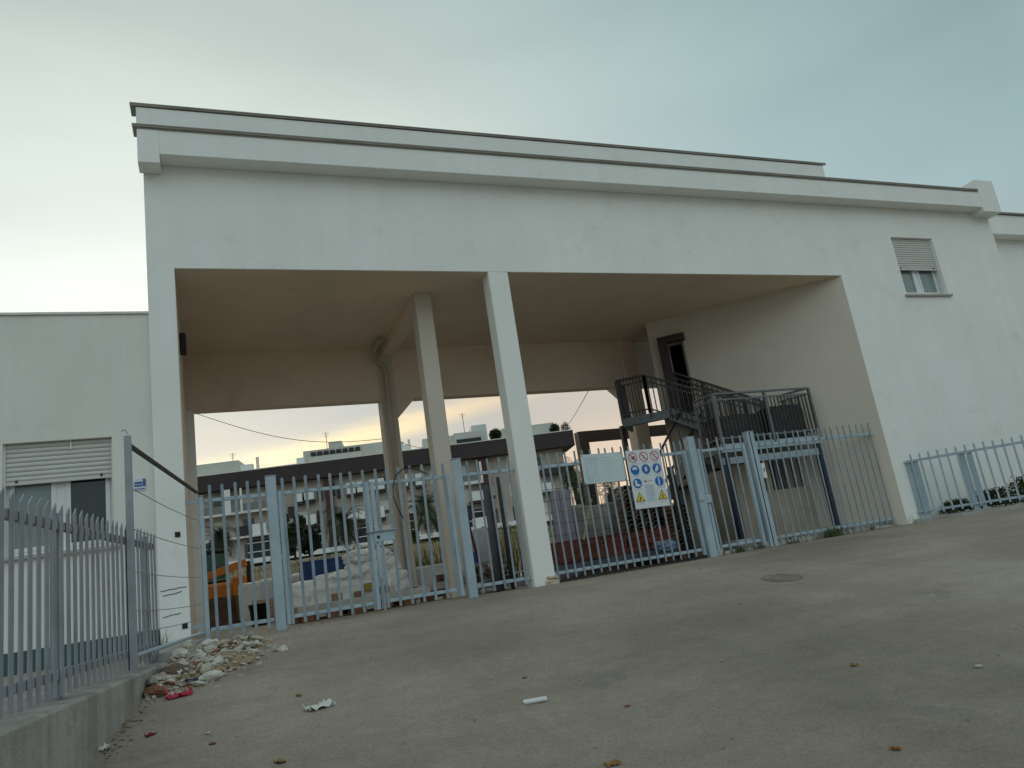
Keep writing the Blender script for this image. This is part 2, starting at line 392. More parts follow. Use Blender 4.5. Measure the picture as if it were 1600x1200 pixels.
# the oblique wall at the right of the portico, with its door
A = Vector((XR, D, 0)); E_ = Vector((9.54, 13.86, 0)); T = (E_ - A).normalized(); NN = Vector((-T.y, T.x, 0))
def dg(s, o, z): q = A + T * s + NN * o; return Vector((q.x, q.y, z))
DM = Matrix(((T.x, NN.x, 0, A.x), (T.y, NN.y, 0, A.y), (0, 0, 1, 0), (0, 0, 0, 1)))
LEN = (E_ - A).length
DS = (3.50, 3.86); DZ = (2.62, 4.25)
b = wallgrid([0, DS[0], DS[1], LEN], [-.7, DZ[0], DZ[1], ZC], lambda x, z: not (DS[0] < x < DS[1] and DZ[0] < z < DZ[1]), 0, -.28)
b.v = [tuple(DM @ Vector(v)) for v in b.v]; b.f = [f[::-1] for f in b.f]
# the first cell row starts 5 mm behind the front wall so that no faces coincide
b.build('oblique_wall', half_shade_pl, bld)
b = MB()
b.box(DS[1], DS[1] + .19, 0, .16, DZ[0] - .15, DZ[1] + .16, .006, DM)
b.box(DS[0] - .05, DS[1], 0, .16, DZ[1], DZ[1] + .16, .006, DM)
b.build('door_frame', brownst, bld)
dl = MB().box(DS[0] + .0, DS[0] + .05, -.9, -.02, DZ[0], DZ[1] - .02, .004, DM).build('door', mat('door_paint', (.22, .25, .20), .6), bld)
MB().box(DS[0] + .05, DS[0] + .07, -.75, -.63, DZ[0] + .95, DZ[0] + .99, 0, DM).build('door_handle', galv_d, dl)
MB().box(9.90, 11.4, YB + .16, YB + .4, 3.70, ZC).build('rear_beam', plaster, bld)
pillar(9.52, 9.90, YB - .03, YB + .33, GZ, ZC, shaded_pl)
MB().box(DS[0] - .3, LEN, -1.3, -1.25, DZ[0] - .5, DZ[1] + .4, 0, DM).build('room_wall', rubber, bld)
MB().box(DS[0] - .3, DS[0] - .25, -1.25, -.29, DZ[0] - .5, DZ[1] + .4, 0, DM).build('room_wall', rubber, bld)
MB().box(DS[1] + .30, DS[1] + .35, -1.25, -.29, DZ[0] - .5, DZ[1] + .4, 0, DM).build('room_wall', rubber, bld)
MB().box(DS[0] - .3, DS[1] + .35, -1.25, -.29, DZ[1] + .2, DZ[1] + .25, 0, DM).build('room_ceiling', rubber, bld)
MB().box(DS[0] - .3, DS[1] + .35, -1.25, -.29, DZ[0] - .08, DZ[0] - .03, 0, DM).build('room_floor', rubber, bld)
# back of the upper storey and the end walls
MB().box(XL + .02, XE - .02, YB + .3, YB + .55, ZC, 6.9).build('rear_wall', plaster, bld)
MB().box(XE - .3, XE - .01, D + .3, YB + .3, -.9, 6.9).build('end_wall', plaster, bld)
MB().box(XL + .02, XL + .3, D + .3, YB + .3, ZC + .25, 6.9).build('end_wall', plaster, bld)
# cornice: fascia box with soffit, dropped end blocks, zinc edge, set-back parapet
YC = 10.68
MB().box(-.38, 17.42, YC, D - .002, ZS, 6.90, .008).build('cornice', plaster, bld)
MB().box(-.67, -.38, YC - .006, D - .002, 6.36, 6.90, .006).build('cornice_end_block', plaster, bld)
MB().box(17.42, 18.06, YC - .006, D + .6, 6.40, 7.24, .01).build('cornice_end_block', plaster, bld)
def edge_strip(x0, x1, y, z, name='coping'):
    b = MB(); b.box(x0, x1, y - .035, y + .3, z, z + .026, .004); b.box(x0, x1, y - .03, y - .008, z - .022, z - .001, 0)
    return b.build(name, coping_m, bld)
edge_strip(-.73, 17.41, YC, 6.95)
MB().box(-.66, 17.41, YC + .02, D + .2, 6.90, 6.949).build('cornice_upstand', plaster, bld)
MB().box(-.68, 12.78, YC + .12, D + .28, 6.996, 7.35, .006).build('parapet', plaster, bld)
edge_strip(-.76, 12.86, YC + .13, 7.385)
MB().box(-.68, 12.78, YC + .16, D + .24, 7.351, 7.384).build('parapet_top', plaster, bld)
MB().box(XO + .002, XR - .05, D + .012, D + .32, ZC - .007, ZC - .001).build('lintel_soffit', shaded_pl, bld)  # thin strip carries the shaded plaster colour over the paler lintel underside
MB().box(XL + .03, XE - .02, D + .32, YB + .3, 6.6, 6.9).build('roof', conc, bld)

sky_glass = mat('sky_reflection_glass', (.21, .27, .255), .12, .06, 1.5, spec=.8)  # pale base colour imitates sky reflected in the panes
def window(x0, x1, z0, z1, y, drop, parent, nslat, sill=True, panes=None):
    """double casement behind a part-lowered roller shutter; y is the outer wall face"""
    fw = .055; yi = y + .16
    b = MB()
    b.box(x0, x0 + fw, yi, yi + .06, z0, z1); b.box(x1 - fw, x1, yi, yi + .06, z0, z1)
    b.box(x0 + fw, x1 - fw, yi, yi + .06, z0, z0 + fw); b.box(x0 + fw, x1 - fw, yi, yi + .06, z1 - fw, z1)
    xm = (x0 + x1) / 2
    b.box(xm - .06, xm + .06, yi + .002, yi + .058, z0 + fw, z1 - fw)
    for q0, q1 in ((x0 + fw, xm - .06), (xm + .06, x1 - fw)):
        b.box(q0, q0 + .05, yi - .012, yi + .05, z0 + fw, z1 - fw); b.box(q1 - .05, q1, yi - .012, yi + .05, z0 + fw, z1 - fw)
        b.box(q0 + .05, q1 - .05, yi - .012, yi + .05, z0 + fw, z0 + fw + .05)
    wn = b.build('window', white_p, parent)
    for q0, q1, gm in ((x0 + fw + .05, xm - .11, panes[0]), (xm + .11, x1 - fw - .05, panes[1])):
        MB().box(q0, q1, yi + .02, yi + .03, z0 + fw + .05, z1 - fw).build('pane', gm, wn)
    h = (z1 - z0) * drop / nslat
    b = MB(); pr = [(0, 0), (-.012, h * .25), (-.014, h * .5), (-.010, h * .8), (0, h * .93), (.010, h * .93), (.010, 0)]
    b.prof(pr, Matrix.Identity(4), 0, x1 - x0 - .05); me = b.mesh('slat', shut_m)
    for i in range(nslat): link('slat', me, wn, (x0 + .025, y + .085, z1 - (i + 1) * h))
    MB().box(x0 + .02, x1 - .02, y + .07, y + .10, z1 - nslat * h - .05, z1 - nslat * h - .004, .004).build('shutter_end_rail', shut_m, wn)
    MB().box(x0, x0 + .022, y + .06, y + .12, z0 + .01, z1).build('shutter_guide', white_p, wn)
    MB().box(x1 - .022, x1, y + .06, y + .12, z0 + .01, z1).build('shutter_guide', white_p, wn)
    for xx in (x0 + .14, x1 - .14): MB().box(xx - .012, xx + .012, y + .055, y + .069, z1 - nslat * h - .02, z1 - nslat * h + .01).build('shutter_stop', rubber, wn)
    if sill: MB().box(x0 - .07, x1 + .07, y - .06, y + .16, z0 - .05, z0 - .002, .006).build('sill', mat('sill_stone', (.42, .39, .36), .6, .1, 8), wn)
    # room behind the panes
    MB().box(x0 + .02, x1 - .02, yi + .5, yi + .52, z0, z1).build('curtain', mat('curtain', (.16, .19, .18), .9), wn)
    return wn
window(WX[0], WX[1], WZ[0], WZ[1], D, .52, bld, 13, panes=(sky_glass, sky_glass))
# drain pipe down the rear inner pillar
b = MB(); px, py = 3.40, YB - .12
b.tube([(3.42, 14.2, ZC - .1), (3.42, 14.75, ZC - .1), (3.41, 14.9, ZC - .18), (3.44, py, ZC - .32), (3.62, py, ZC - .42), (3.64, py, ZC - .6), (3.64, py, GZ)], .05, 10)
b.build('drain_pipe', mat('pipe_beige', (.45, .40, .33), .5), bld, True)
MB().tube([(3.64, py, GZ), (3.64, py, GZ + .12)], .058, 10).build('pipe_foot', mat('terracotta_paint', (.28, .09, .05), .8), bld)
# wall lamp bracket and blemishes on the left pier
MB().box(XO + .0, XO + .09, 12.2, 12.5, 3.98, 4.28, .02).build('wall_lamp', rubber, bld)
for z0, xx in ((.98, -.40), (-.2, -.36)):
    MB().box(xx, xx + .065, D - .012, D - .001, z0, z0 + .07, .003).build('junction_box', rubber, bld)
for z0, x0, x1 in ((.31, -.60, -.285), (.25, -.57, -.35), (-.02, -.58, -.37)):
    b = MB(); b.tube([(x0 + (x1 - x0) * i / 6, D - .002, z0 + .02 * i / 6 + random.uniform(-.006, .006)) for i in range(7)], .005, 5)
    b.build('wall_crack', rubber, bld)

# ------------------------------------------------------------------ low wing at the left
wing = thing('low_wing', 'low plastered wing with flat roof left of the portico', 'building')
YW = D + .06; W0, W1, WZ0, WZ1 = -2.36, -1.12, .98, 2.42
wallgrid([-14, W0, W1, XL - .003], [-.9, WZ0, WZ1, 4.16], lambda x, z: not (W0 < x < W1 and WZ0 < z < WZ1), YW, YW + .3).build('wall', wing_pl, wing)
MB().box(-14, XL - .003, YW - .03, YW + .4, 4.163, 4.20, .005).build('coping', mat('wing_coping', (.68, .68, .65), .7), wing)
MB().box(-14, XL - .003, YW + .3, 17, 3.8, 4.1).build('roof', conc, wing)
MB().box(-14, XL - .01, YW - .012, YW - .001, -.55, -.16).build('plinth_band', mat('teal_paint', (.05, .10, .10), .7), wing)
window(W0, W1, WZ0, WZ1, YW, .34, wing, 8, True, (sky_glass, glass))
MB().box(-1.62, -1.60, YW + .05, YW + .069, 2.3, 2.42).build('shutter_strap', white_p, wing)
lab = thing('wall_plate', 'small blue and white plate on the wing wall behind the tall pole', 'plate', loc=(-.80, YW - .008, 1.74))
pbl = mat('plate_blue', (.05, .11, .36), .4)
MB().box(-.075, .075, -.004, .004, -.085, .085, .002).build('plate', mat('plate_white', (.66, .70, .75), .4), lab)
MB().box(-.068, .03, -.007, -.0045, .005, .035).build('print_line', pbl, lab); MB().box(-.068, .03, -.007, -.0045, -.03, -.005).build('print_line', pbl, lab)
MB().box(.035, .068, -.007, -.0045, -.03, .07).build('blue_panel', pbl, lab); MB().box(-.06, .06, -.007, -.0045, -.068, -.055).build('print_line', pbl, lab)

# ------------------------------------------------------------------ right wing beyond
rw = thing('right_wing', 'set-back white wing with its own cornice beyond the right end of the building', 'building')
MB().box(18.05, 40, 13.2, 22, -.9, 6.9).build('wall', plaster, rw)
MB().box(18.2, 40, 12.85, 13.198, 7.0, 7.62, .01).build('cornice', plaster, rw)
b = MB(); b.box(18.2, 40, 12.78, 13.3, 7.63, 7.68, .005); b.build('coping', coping_m, rw)
MB().box(18.05, 40, 13.2, 22, 6.903, 7.6).build('parapet', plaster, rw)

# ------------------------------------------------------------------ fences and gates
YG = 11.12
def bar_mesh(wd, th, z0, z1, tip='round', m=galv_b, name='bar'):
    b = MB(); h = wd / 2
    if tip == 'round': top = [(h, z1 - h * .9), (h * .55, z1 - h * .25), (0, z1), (-h * .55, z1 - h * .25), (-h, z1 - h * .9)]
    elif tip == 'slant': top = [(h, z1), (-h, z1 - wd * .9)]
    else: top = [(h, z1), (-h, z1)]
    pts = [(-h, z0), (h, z0)] + top; n = len(pts)
    vs = [(x, -th / 2, z) for x, z in pts] + [(x, th / 2, z) for x, z in pts]
    fs = [tuple(range(n)), tuple(range(n, 2 * n))[::-1]] + [(i, n + i, n + (i + 1) % n, (i + 1) % n) for i in range(n)]
    b.add(vs, fs); return b.mesh(name, m)
ZB0, ZB1, ZR0, ZR1 = GZ + .05, 1.66, GZ + .15, 1.44
gate_bar = bar_mesh(.040, .012, ZB0, ZB1)
gate_bar2 = bar_mesh(.031, .012, ZB0, ZB1)
def railing(name, label, cat, x0, x1, n, y=YG, group=None, bm=None, lstile=False, rstile=False, rails=(ZR0, ZR1), m=galv):
    t = thing(name, label, cat, group, (x0, y, 0)); ln = x1 - x0
    for z in rails: MB().box(0, ln, -.02, .02, z - .025, z + .025, .004).build('rail', m, t)
    if lstile: MB().box(0, .06, -.024, .024, ZB0, ZR1 + .04, .004).build('stile', m, t)
    if rstile: MB().box(ln - .06, ln, -.024, .024, ZB0, ZR1 + .04, .004).build('stile', m, t)
    for i in range(n):
        o = link('bar', bm or gate_bar, t, ((i + .5) * ln / n, -.027, random.uniform(-.006, .006)))
        o.rotation_euler = (random.uniform(-.01, .01), random.uniform(-.011, .011), 0)
    return t
def gate_post(label, x, w=.13, z1=1.69, y=YG, cap=True, group='posts of the gate'):
    t = thing('gate_post', label, 'post', group, (x, y, 0))
    MB().box(-w / 2, w / 2, -.065, .065, GZ - .1, z1, .008).build('shaft', galv, t)
    if cap: MB().box(-w / 2 - .004, w / 2 + .004, -.069, .069, z1 + .001, z1 + .012, .002).build('cap', galv, t)
    return t
gp0 = gate_post('slender gate post against the left pier behind the rubble', -.06, .06, 1.50)
MB().box(-.26, -.031, -.015, .015, 1.42, 1.46).build('wall_bracket', galv, gp0)
MB().box(-.24, -.031, -.015, .015, GZ + .2, GZ + .24).build('wall_bracket', galv, gp0)
railing('fence_panel', 'blue-grey barred panel between the left pier and the first gate post', 'fence', -.02, .79, 5)
gate_post('thick gate post nearest the left pier', .865, .14)
lf = railing('gate_leaf', 'left leaf of the blue-grey double gate, hung on the thick left post', 'gate', .945, 2.25, 8, lstile=True, rstile=True)
rf = railing('gate_leaf', 'right leaf of the blue-grey double gate, carrying the lock plate', 'gate', 2.27, 3.52, 7, lstile=True, rstile=True)
MB().box(-.02, .28, -.045, -.030, .58, .74, .003).build('lock_plate', galv, rf)
MB().tube([(-.14, -.07, .735), (.34, -.07, .735)], .012, 8).build('bolt', galv_d, rf)
MB().box(.02, .06, -.06, -.03, .63, .67, .003).build('handle', rubber, rf)
MB().box(.015, .045, -.06, -.026, GZ + .01, GZ + .5, .003).build('drop_bolt', galv_d, rf)
gate_post('thick gate post left of the central white pillar', 3.65, .14)
railing('fence_panel', 'short blue-grey barred panel between a gate post and the central pillar', 'fence', 3.73, 4.62, 5, bm=gate_bar2)
bg_ = railing('sliding_gate', 'wide blue-grey barred gate right of the central pillar, carrying two white signs', 'gate', 5.03, 7.98, 19, y=YG + .02, rstile=True, bm=gate_bar2)
p3 = gate_post('blue-grey gate post between the wide gate and the pedestrian gate', 8.08, .16, 1.70)
MB().box(-.085, .02, -.085, -.066, .55, 1.70, .004).build('strike_plate', galv, p3)
MB().box(.08, .20, -.05, .02, .50, .64, .01).build('latch', galv, p3)
pg = railing('pedestrian_gate', 'narrow blue-grey pedestrian gate in front of the steel stairs', 'gate', 8.20, 9.28, 6, bm=gate_bar2, lstile=True, rstile=True)
p4 = gate_post('blue-grey gate post carrying the small white entry box', 9.42, .17, 1.70)
MB().box(-.03, -.01, -.068, -.0655, GZ, 1.69).build('seam', rubber, p4)
ib = thing('entry_box', 'small white entry box fixed to the gate post', 'intercom', None, (9.54, YG - .05, .95))
MB().box(-.035, .045, -.03, .03, -.14, .14, .008).build('case', white_p, ib)
MB().box(-.015, .02, -.034, -.0305, -.02, .05, .003).build('button_panel', mat('grey_plastic', (.3, .3, .3), .5), ib)
railing('fence_panel', 'blue-grey barred panel between the entry box post and the oblique wall', 'fence', 9.51, 12.52, 18, bm=gate_bar2)

# side fence on the low wall, running towards the camera at the left
F0 = Vector((-1.07, 4.98, 0)); FD = Vector((.152, 1, 0)).normalized()
def fpt(y, off=0, z=0):
    k = (y - F0.y); x = F0.x + .152 * k; n = Vector((FD.y, -FD.x, 0)); q = Vector((x, y, z)) + n * off; q.z = z; return q
FA = math.atan2(FD.y, FD.x)
lw = thing('retaining_wall', 'low rendered concrete wall under the left palisade fence', 'wall')
b = MB(); y0, y1 = -2, 8.62; nseg = 40; vs = []
for i in range(nseg + 1):
    y = y0 + (y1 - y0) * i / nseg
    a_, c_ = fpt(y, .12), fpt(y, -.10)
    jz = .012 * noise.noise(Vector((y * 1.3, 0, 3)))
    vs += [(a_.x, a_.y, -2.2), (a_.x + jz, a_.y, -.455 + jz), (a_.x - .02, a_.y, -.435 + jz), (c_.x, c_.y, -.43 + jz), (c_.x, c_.y, -2.2)]
fs = [(i * 5 + k, (i + 1) * 5 + k, (i + 1) * 5 + k + 1, i * 5 + k + 1) for i in range(nseg) for k in range(4)]
fs += [(0, 1, 2, 3, 4), tuple(nseg * 5 + k for k in (4, 3, 2, 1, 0))]
b.add(vs, fs); b.build('wall_body', mat('rendered_wall', (.36, .345, .31), .95, .22, 2.2, .8, 40, streak=.3, grime=((.12, .115, .10), 2.2, .55, .75)), lw)
yd = MB(); pts = [fpt(-2, -.1), fpt(8.62, -.1), Vector((-.64, 10.98, 0)), Vector((-14, 10.98, 0)), Vector((-14, -2, 0))]
yd.prism([(q.x, q.y) for q in pts], -.9, -.475); struct(yd.build('yard', yard_m))
# little kerb closing the gap between low wall, gate post and pier
MB().prism([(fpt(8.62, .12).x, 8.62), (-.08, 10.95), (-.64, 10.97), (fpt(8.62, -.1).x, 8.62)], -.9, GZ + .06).build('kerb', conc, lw)
pal = thing('palisade_fence', 'grey palisade fence with slanted tips on the low wall at the left', 'fence')
pal_bar = bar_mesh(.06, .008, -.40, .84, 'slant', galv_d)
for zz_, hh in ((.70, .06), (-.27, .06)):
    MB().bar(fpt(2.2, -.02, zz_), fpt(8.6, -.02, zz_), .04, hh, c=.004).build('rail', galv_d, pal)
y = 2.3
while y < 8.6:
    o = link('bar', pal_bar, pal, fpt(y, .008, random.uniform(-.008, .008)), FA); o.rotation_euler[1] = random.uniform(-.012, .012); y += .134
for py_ in (3.4, 6.02, 8.52):
    p = fpt(py_, -.06); MB().box(-.06, .06, -.02, .02, -.45, .80, .004, Matrix.Translation(p) @ Matrix.Rotation(FA, 4, 'Z')).build('post', galv_d, pal)
# tall wired frame from the pole to the gate
tf = thing('wire_frame', 'tall steel pole frame strung with thin wires between palisade fence and gate', 'fence')
P1 = fpt(7.52, .05); PG = Vector((-.11, 11.02, 0))
MB().box(P1.x - .03, P1.x + .03, P1.y - .03, P1.y + .03, -.6, 1.64, .006).build('pole', galv_d, tf)
MB().tube([(P1.x, P1.y, 1.66), (P1.x - .02, P1.y, 1.70), (P1.x - .05, P1.y, 1.69)], .006, 6).build('hook', galv_d, tf)
def lerp(a_, b_, t): return a_ + (b_ - a_) * t
MB().tube([(P1.x, P1.y, 1.56), (PG.x, PG.y, 1.555)], .024, 8).build('top_tube', darkst, tf)
MB().tube([(P1.x, P1.y, -.30), (PG.x, PG.y, -.29)], .022, 8).build('bottom_tube', galv, tf)
for z in (1.17, .80, .42, .08, -.10):
    MB().tube([Vector((lerp(P1.x, PG.x, i / 6), lerp(P1.y, PG.y, i / 6), z - .02 * math.sin(math.pi * i / 6))) for i in range(7)], .0045, 5).build('wire', galv_d, tf)

# right-hand low fence, turning towards the camera
rfn = thing('low_fence', 'low blue-grey fence on a kerb in front of the right wall', 'fence')
R0 = Vector((13.02, 10.97, 0)); RD = Vector((.735, -.678, 0)).normalized(); RA = math.atan2(RD.y, RD.x)
def rp_(s, z): q = R0 + RD * s; return Vector((q.x, q.y, z))
low_bar = bar_mesh(.035, .012, -.28, .92, 'round', galv)
MB().bar(rp_(0, .78), rp_(6, .80), .035, .05, c=.004).build('rail', galv, rfn)
MB().bar(rp_(0, -.22), rp_(6, -.22), .035, .045, c=.004).build('rail', galv, rfn)
for i in range(36): link('bar', low_bar, rfn, rp_(.12 + i * .163, random.uniform(-.006, .006)) + Vector((-RD.y, RD.x, 0)) * -.024, RA)
for s_, w_ in ((.12, .22), (1.02, .10), (1.16, .08), (3.6, .1)):
    MB().box(-w_ / 2, w_ / 2, -.02, .02, -.42, .80, .004, Matrix.Translation(rp_(s_, 0) + Vector((-RD.y, RD.x, 0)) * .04) @ Matrix.Rotation(RA, 4, 'Z')).build('post', galv, rfn)
kb = thing('fence_kerb', 'worn concrete kerb under the low right fence', 'kerb')
b = MB()
for i in range(31):
    q = R0 + RD * (i * .2 - .1); n_ = Vector((-RD.y, RD.x, 0)); j = .02 * noise.noise(Vector((i * .7, 2, 0)))
    for o_, z in ((-.14 + j, -1), (-.12 + j, -.36 + j), (.16, -.34 + j), (.16, -1)):
        b.v.append((q.x + n_.x * o_, q.y + n_.y * o_, z))
b.f = [(i * 4 + k, (i + 1) * 4 + k, (i + 1) * 4 + k + 1, i * 4 + k + 1) for i in range(30) for k in range(3)] + [(0, 1, 2, 3), (123, 122, 121, 120)]
b.build('kerb_body', conc, kb)
b = MB(); q0, q1 = rp_(0, 0), rp_(6, 0); b.prism([(q0.x + .1, q0.y + .1), (q1.x + .1, q1.y + .1), (20, 10.98), (13.1, 10.985)], -1.2, -.36)
struct(b.build('planting_bed', dirt_m))

# ------------------------------------------------------------------ signs on the wide gate
sw = mat('sign_white', (.66, .70, .71), .45, .03, 4); sb = mat('sign_blue', (.012, .13, .42), .4, .05, 4); sr = mat('sign_red', (.50, .10, .12), .45, .1, 4)
sy = mat('sign_yellow', (.75, .55, .02), .45, .05, 4); sk = mat('sign_black', (.02, .02, .022), .5); sg = mat('sign_print', (.38, .43, .47), .5)
sl = mat('sign_print_pale', (.52, .58, .60), .5)
YS = YG - .055
def flat(name, poly, y, m, parent, th=.0012):
    n = len(poly); b = MB(); b.add([(x, y - th, z) for x, z in poly] + [(x, y, z) for x, z in poly],
        [tuple(range(n)), tuple(range(n, 2 * n))[::-1]] + [(i, n + i, n + (i + 1) % n, (i + 1) % n) for i in range(n)])
    return b.build(name, m, parent)
def disc(cx, cz, r, n=28): return [(cx + r * math.cos(2 * math.pi * k / n), cz + r * math.sin(2 * math.pi * k / n)) for k in range(n)]
def ring(name, cx, cz, r0, r1, y, m, parent, n=28):
    b = MB(); vs = []
    for r in (r0, r1):
        for yy in (y - .0012, y): vs += [(cx + r * math.cos(2 * math.pi * k / n), yy, cz + r * math.sin(2 * math.pi * k / n)) for k in range(n)]
    fs = []
    for k in range(n):
        q = (k + 1) % n
        fs += [(k, q, 2 * n + q, 2 * n + k), (n + k, 3 * n + k, 3 * n + q, n + q), (2 * n + k, 2 * n + q, 3 * n + q, 3 * n + k), (k, n + k, n + q, q)]
    b.add(vs, fs); return b.build(name, m, parent)
def rect(x0, x1, z0, z1): return [(x0, z0), (x1, z0), (x1, z1), (x0, z1)]
sgn = thing('safety_sign', 'white safety board with red, blue and yellow symbols on the wide gate', 'sign', None, (6.70, YS, .555))
sgn.rotation_euler = (rad(-1.2), rad(.6), 0)
MB().box(0, .69, 0, .006, 0, 1.01, .002).build('board', sw, sgn)
Y1, Y2 = -.0005, -.0022
for i, cx in enumerate((.125, .345, .565)):
    pr = ring('prohibition_ring', cx, .885, .072, .088, Y1, sr, sgn)
    s_ = .062; flat('slash', [(cx - s_ - .008, .885 + s_ - .004), (cx - s_ + .006, .885 + s_ + .008), (cx + s_ + .008, .885 - s_ + .004), (cx + s_ - .006, .885 - s_ - .008)], Y2, sr, pr)
    fig = ([(cx - .04, .87), (cx + .02, .84), (cx + .045, .90), (cx + .01, .915), (cx, .89)], [(cx - .012, .835), (cx + .012, .835), (cx + .022, .895), (cx, .935), (cx - .022, .895)],
           [(cx - .02, .835), (cx + .004, .835), (cx + .02, .93), (cx - .004, .94)])[i]
    flat('figure', fig, Y1, sk if i == 0 else sg, pr)
    flat('caption', rect(cx - .06, cx + .06, .772, .780), Y1, sg, sgn)
bl = [(.125, .665), (.345, .665), (.565, .665), (.125, .435), (.565, .435)]
for i, (cx, cz) in enumerate(bl):
    dsk = flat('mandatory_disc', disc(cx, cz, .086), Y1, sb, sgn)
    gl = [[(cx - .05, cz + .005), (cx - .045, cz + .04), (cx - .01, cz + .058), (cx + .03, cz + .05), (cx + .05, cz + .005)],
          [(cx - .015, cz - .045), (cx + .025, cz - .03), (cx + .02, cz + .03), (cx, cz + .055), (cx - .025, cz + .02)],
          [(cx - .05, cz - .05), (cx - .005, cz - .06), (cx + .035, cz - .01), (cx + .03, cz + .05), (cx + .005, cz + .055), (cx - .03, cz + .0)],
          [(cx - .045, cz + .055), (cx - .01, cz + .055), (cx, cz - .01), (cx + .05, cz - .025), (cx + .05, cz - .05), (cx - .045, cz - .05)],
          [(cx - .02, cz - .07), (cx + .005, cz - .07), (cx + .005, cz + .075), (cx - .02, cz + .075)]][i]
    flat('figure', gl, Y2, sw, dsk)
    flat('caption', rect(cx - .06, cx + .06, cz - .112, cz - .103), Y1, sg, sgn)
for i, cx in enumerate((.125, .575)):
    tri = flat('warning_triangle', [(cx - .095, .12), (cx + .095, .12), (cx, .285)], Y1, sk, sgn)
    flat('yellow_field', [(cx - .076, .131), (cx + .076, .131), (cx, .263)], Y2, sy, tri)
    flat('figure', [(cx - .012, .145), (cx + .014, .145), (cx + .006, .175), (cx + .016, .18), (cx + .002, .215), (cx - .014, .175)], -.0036, sk, tri)
    flat('caption', rect(cx - .07, cx + .07, .085, .094), Y1, sg, sgn)
flat('red_mark', disc(.285, .455, .022, 12), Y1, sr, sgn)
flat('heading', rect(.32, .44, .448, .464), Y1, sg, sgn)
tb = flat('text_panel', rect(.255, .445, .10, .40), Y1, mat('sign_panel', (.53, .59, .63), .5), sgn)
for i in range(11): flat('text_line', rect(.265, .435 - .03 * ((i * 7) % 3), .125 + .025 * i, .132 + .025 * i), Y2, sg, tb)
nt_ = thing('notice_board', 'blank-looking white notice board with faint print on the wide gate', 'sign', None, (5.82, YS - .004, 1.07))
nt_.rotation_euler = (rad(-1), rad(.8), 0)
MB().box(0, .80, 0, .006, 0, .50, .002).build('board', mat('notice_white', (.58, .66, .65), .45, .03, 4), nt_)
flat('side_panel', rect(.05, .29, .03, .45), Y1, mat('notice_panel', (.50, .58, .61), .5), nt_)
for i in range(9):
    x0 = .30 + .02 * ((i * 5) % 4); flat('text_line', rect(x0, x0 + .2 + .04 * ((i * 3) % 5), .055 + .045 * i, .063 + .045 * i), Y1, sl, nt_)
for xx in (.02, .78):
    for zz_ in (.02, .48): flat('cable_tie', rect(xx - .006, xx + .006, zz_ - .012, zz_ + .012), Y1, sk, nt_)
# black cable hanging in a loop over the gate
cb = MB(); pts = []
for x, y_ in ((668, 741), (655, 735), (640, 731), (630, 733), (618, 742), (614, 760), (615, 778), (622, 795), (630, 810)):
    pts.append(onY(x, y_, YG - .05))
cb.tube(pts, .008, 7); tag(cb.build('hanging_cable', rubber, None, True), 'black cable looped over the right leaf of the double gate', 'cable')

LATE = []
# ------------------------------------------------------------------ steel staircase along the oblique wall
st = thing('steel_staircase', 'grey steel outdoor staircase with barred railings along the oblique wall', 'staircase')
grating = mat('grating', (.10, .10, .095), .7, .2, 8)
stl = mat('stair_steel', (.15, .165, .17), .55, .15, 5, metal=.2)
ZL, ZU = 1.60, 2.62
FY = 11.62; FX0, FX1 = 9.18, 11.62
w0 = dg(2.45, .03, 0); w1 = dg(2.45, .98, 0)
lp = [(FX0, FY), (FX1, FY), (w0.x + .45, w0.y - .43), (w0.x, w0.y), (9.75, 12.75), (FX0, 12.75)]
MB().prism(lp, ZL - .05, ZL).build('landing', grating, st)
MB().bar((FX0 - .03, FY, ZL - .10), (FX1 + .03, FY, ZL - .10), .06, .16, c=.004).build('landing_beam', galv, st)
MB().bar((FX0 - .03, FY + .03, ZL - .34), (FX1 + .03, FY + .03, ZL - .34), .05, .13, c=.004).build('landing_beam', galv, st)
MB().bar((FX0, FY, ZL - .10), (FX0, 12.75, ZL - .10), .06, .16, c=.004).build('landing_beam', stl, st)
for x in (FX0 + .05, 11.58): MB().box(x - .06, x + .06, FY, FY + .12, GZ, ZL - .19, .006).build('post', mat('navy_steel', (.03, .04, .065), .5), st)
MB().box(FX0, FX0 + .1, 12.6, 12.7, GZ, ZL - .19, .006).build('post', darkst, st)
balu = MB().box(-.009, .009, -.009, .009, 0, .86).mesh('baluster', darkst)
def rail_run(p, q, m=darkst, nb=None, posts=(0, 1), h=.98):
    """railing from floor point p to floor point q (may slope)"""
    p, q = Vector(p), Vector(q); up = Vector((0, 0, h))
    MB().bar(p + up, q + up, .05, .04, c=.004).build('handrail', m, st)
    MB().bar(p + Vector((0, 0, .10)), q + Vector((0, 0, .10)), .02, .03).build('lower_rail', m, st)
    MB().bar(p + Vector((0, 0, h - .12)), q + Vector((0, 0, h - .12)), .02, .03).build('upper_rail', m, st)
    nb = nb or max(2, int((q - p).length / .095))
    for i in range(nb): link('baluster', balu, st, p.lerp(q, (i + .5) / nb) + Vector((0, 0, .02)))
    for f in posts:
        r_ = p.lerp(q, f); MB().box(r_.x - .025, r_.x + .025, r_.y - .025, r_.y + .025, r_.z - .1, r_.z + h, .003).build('rail_post', m, st)
rail_run((FX0, FY - .02, ZL), (FX1, FY - .02, ZL), stl, 27, (0, .52, 1))
rail_run((FX0, FY, ZL), (FX0, 12.2, ZL), stl, 5, (1,))
rail_run((FX1 - .02, FY, ZL), (w0.x + .5, w0.y - .43, ZL), stl, 4, ())
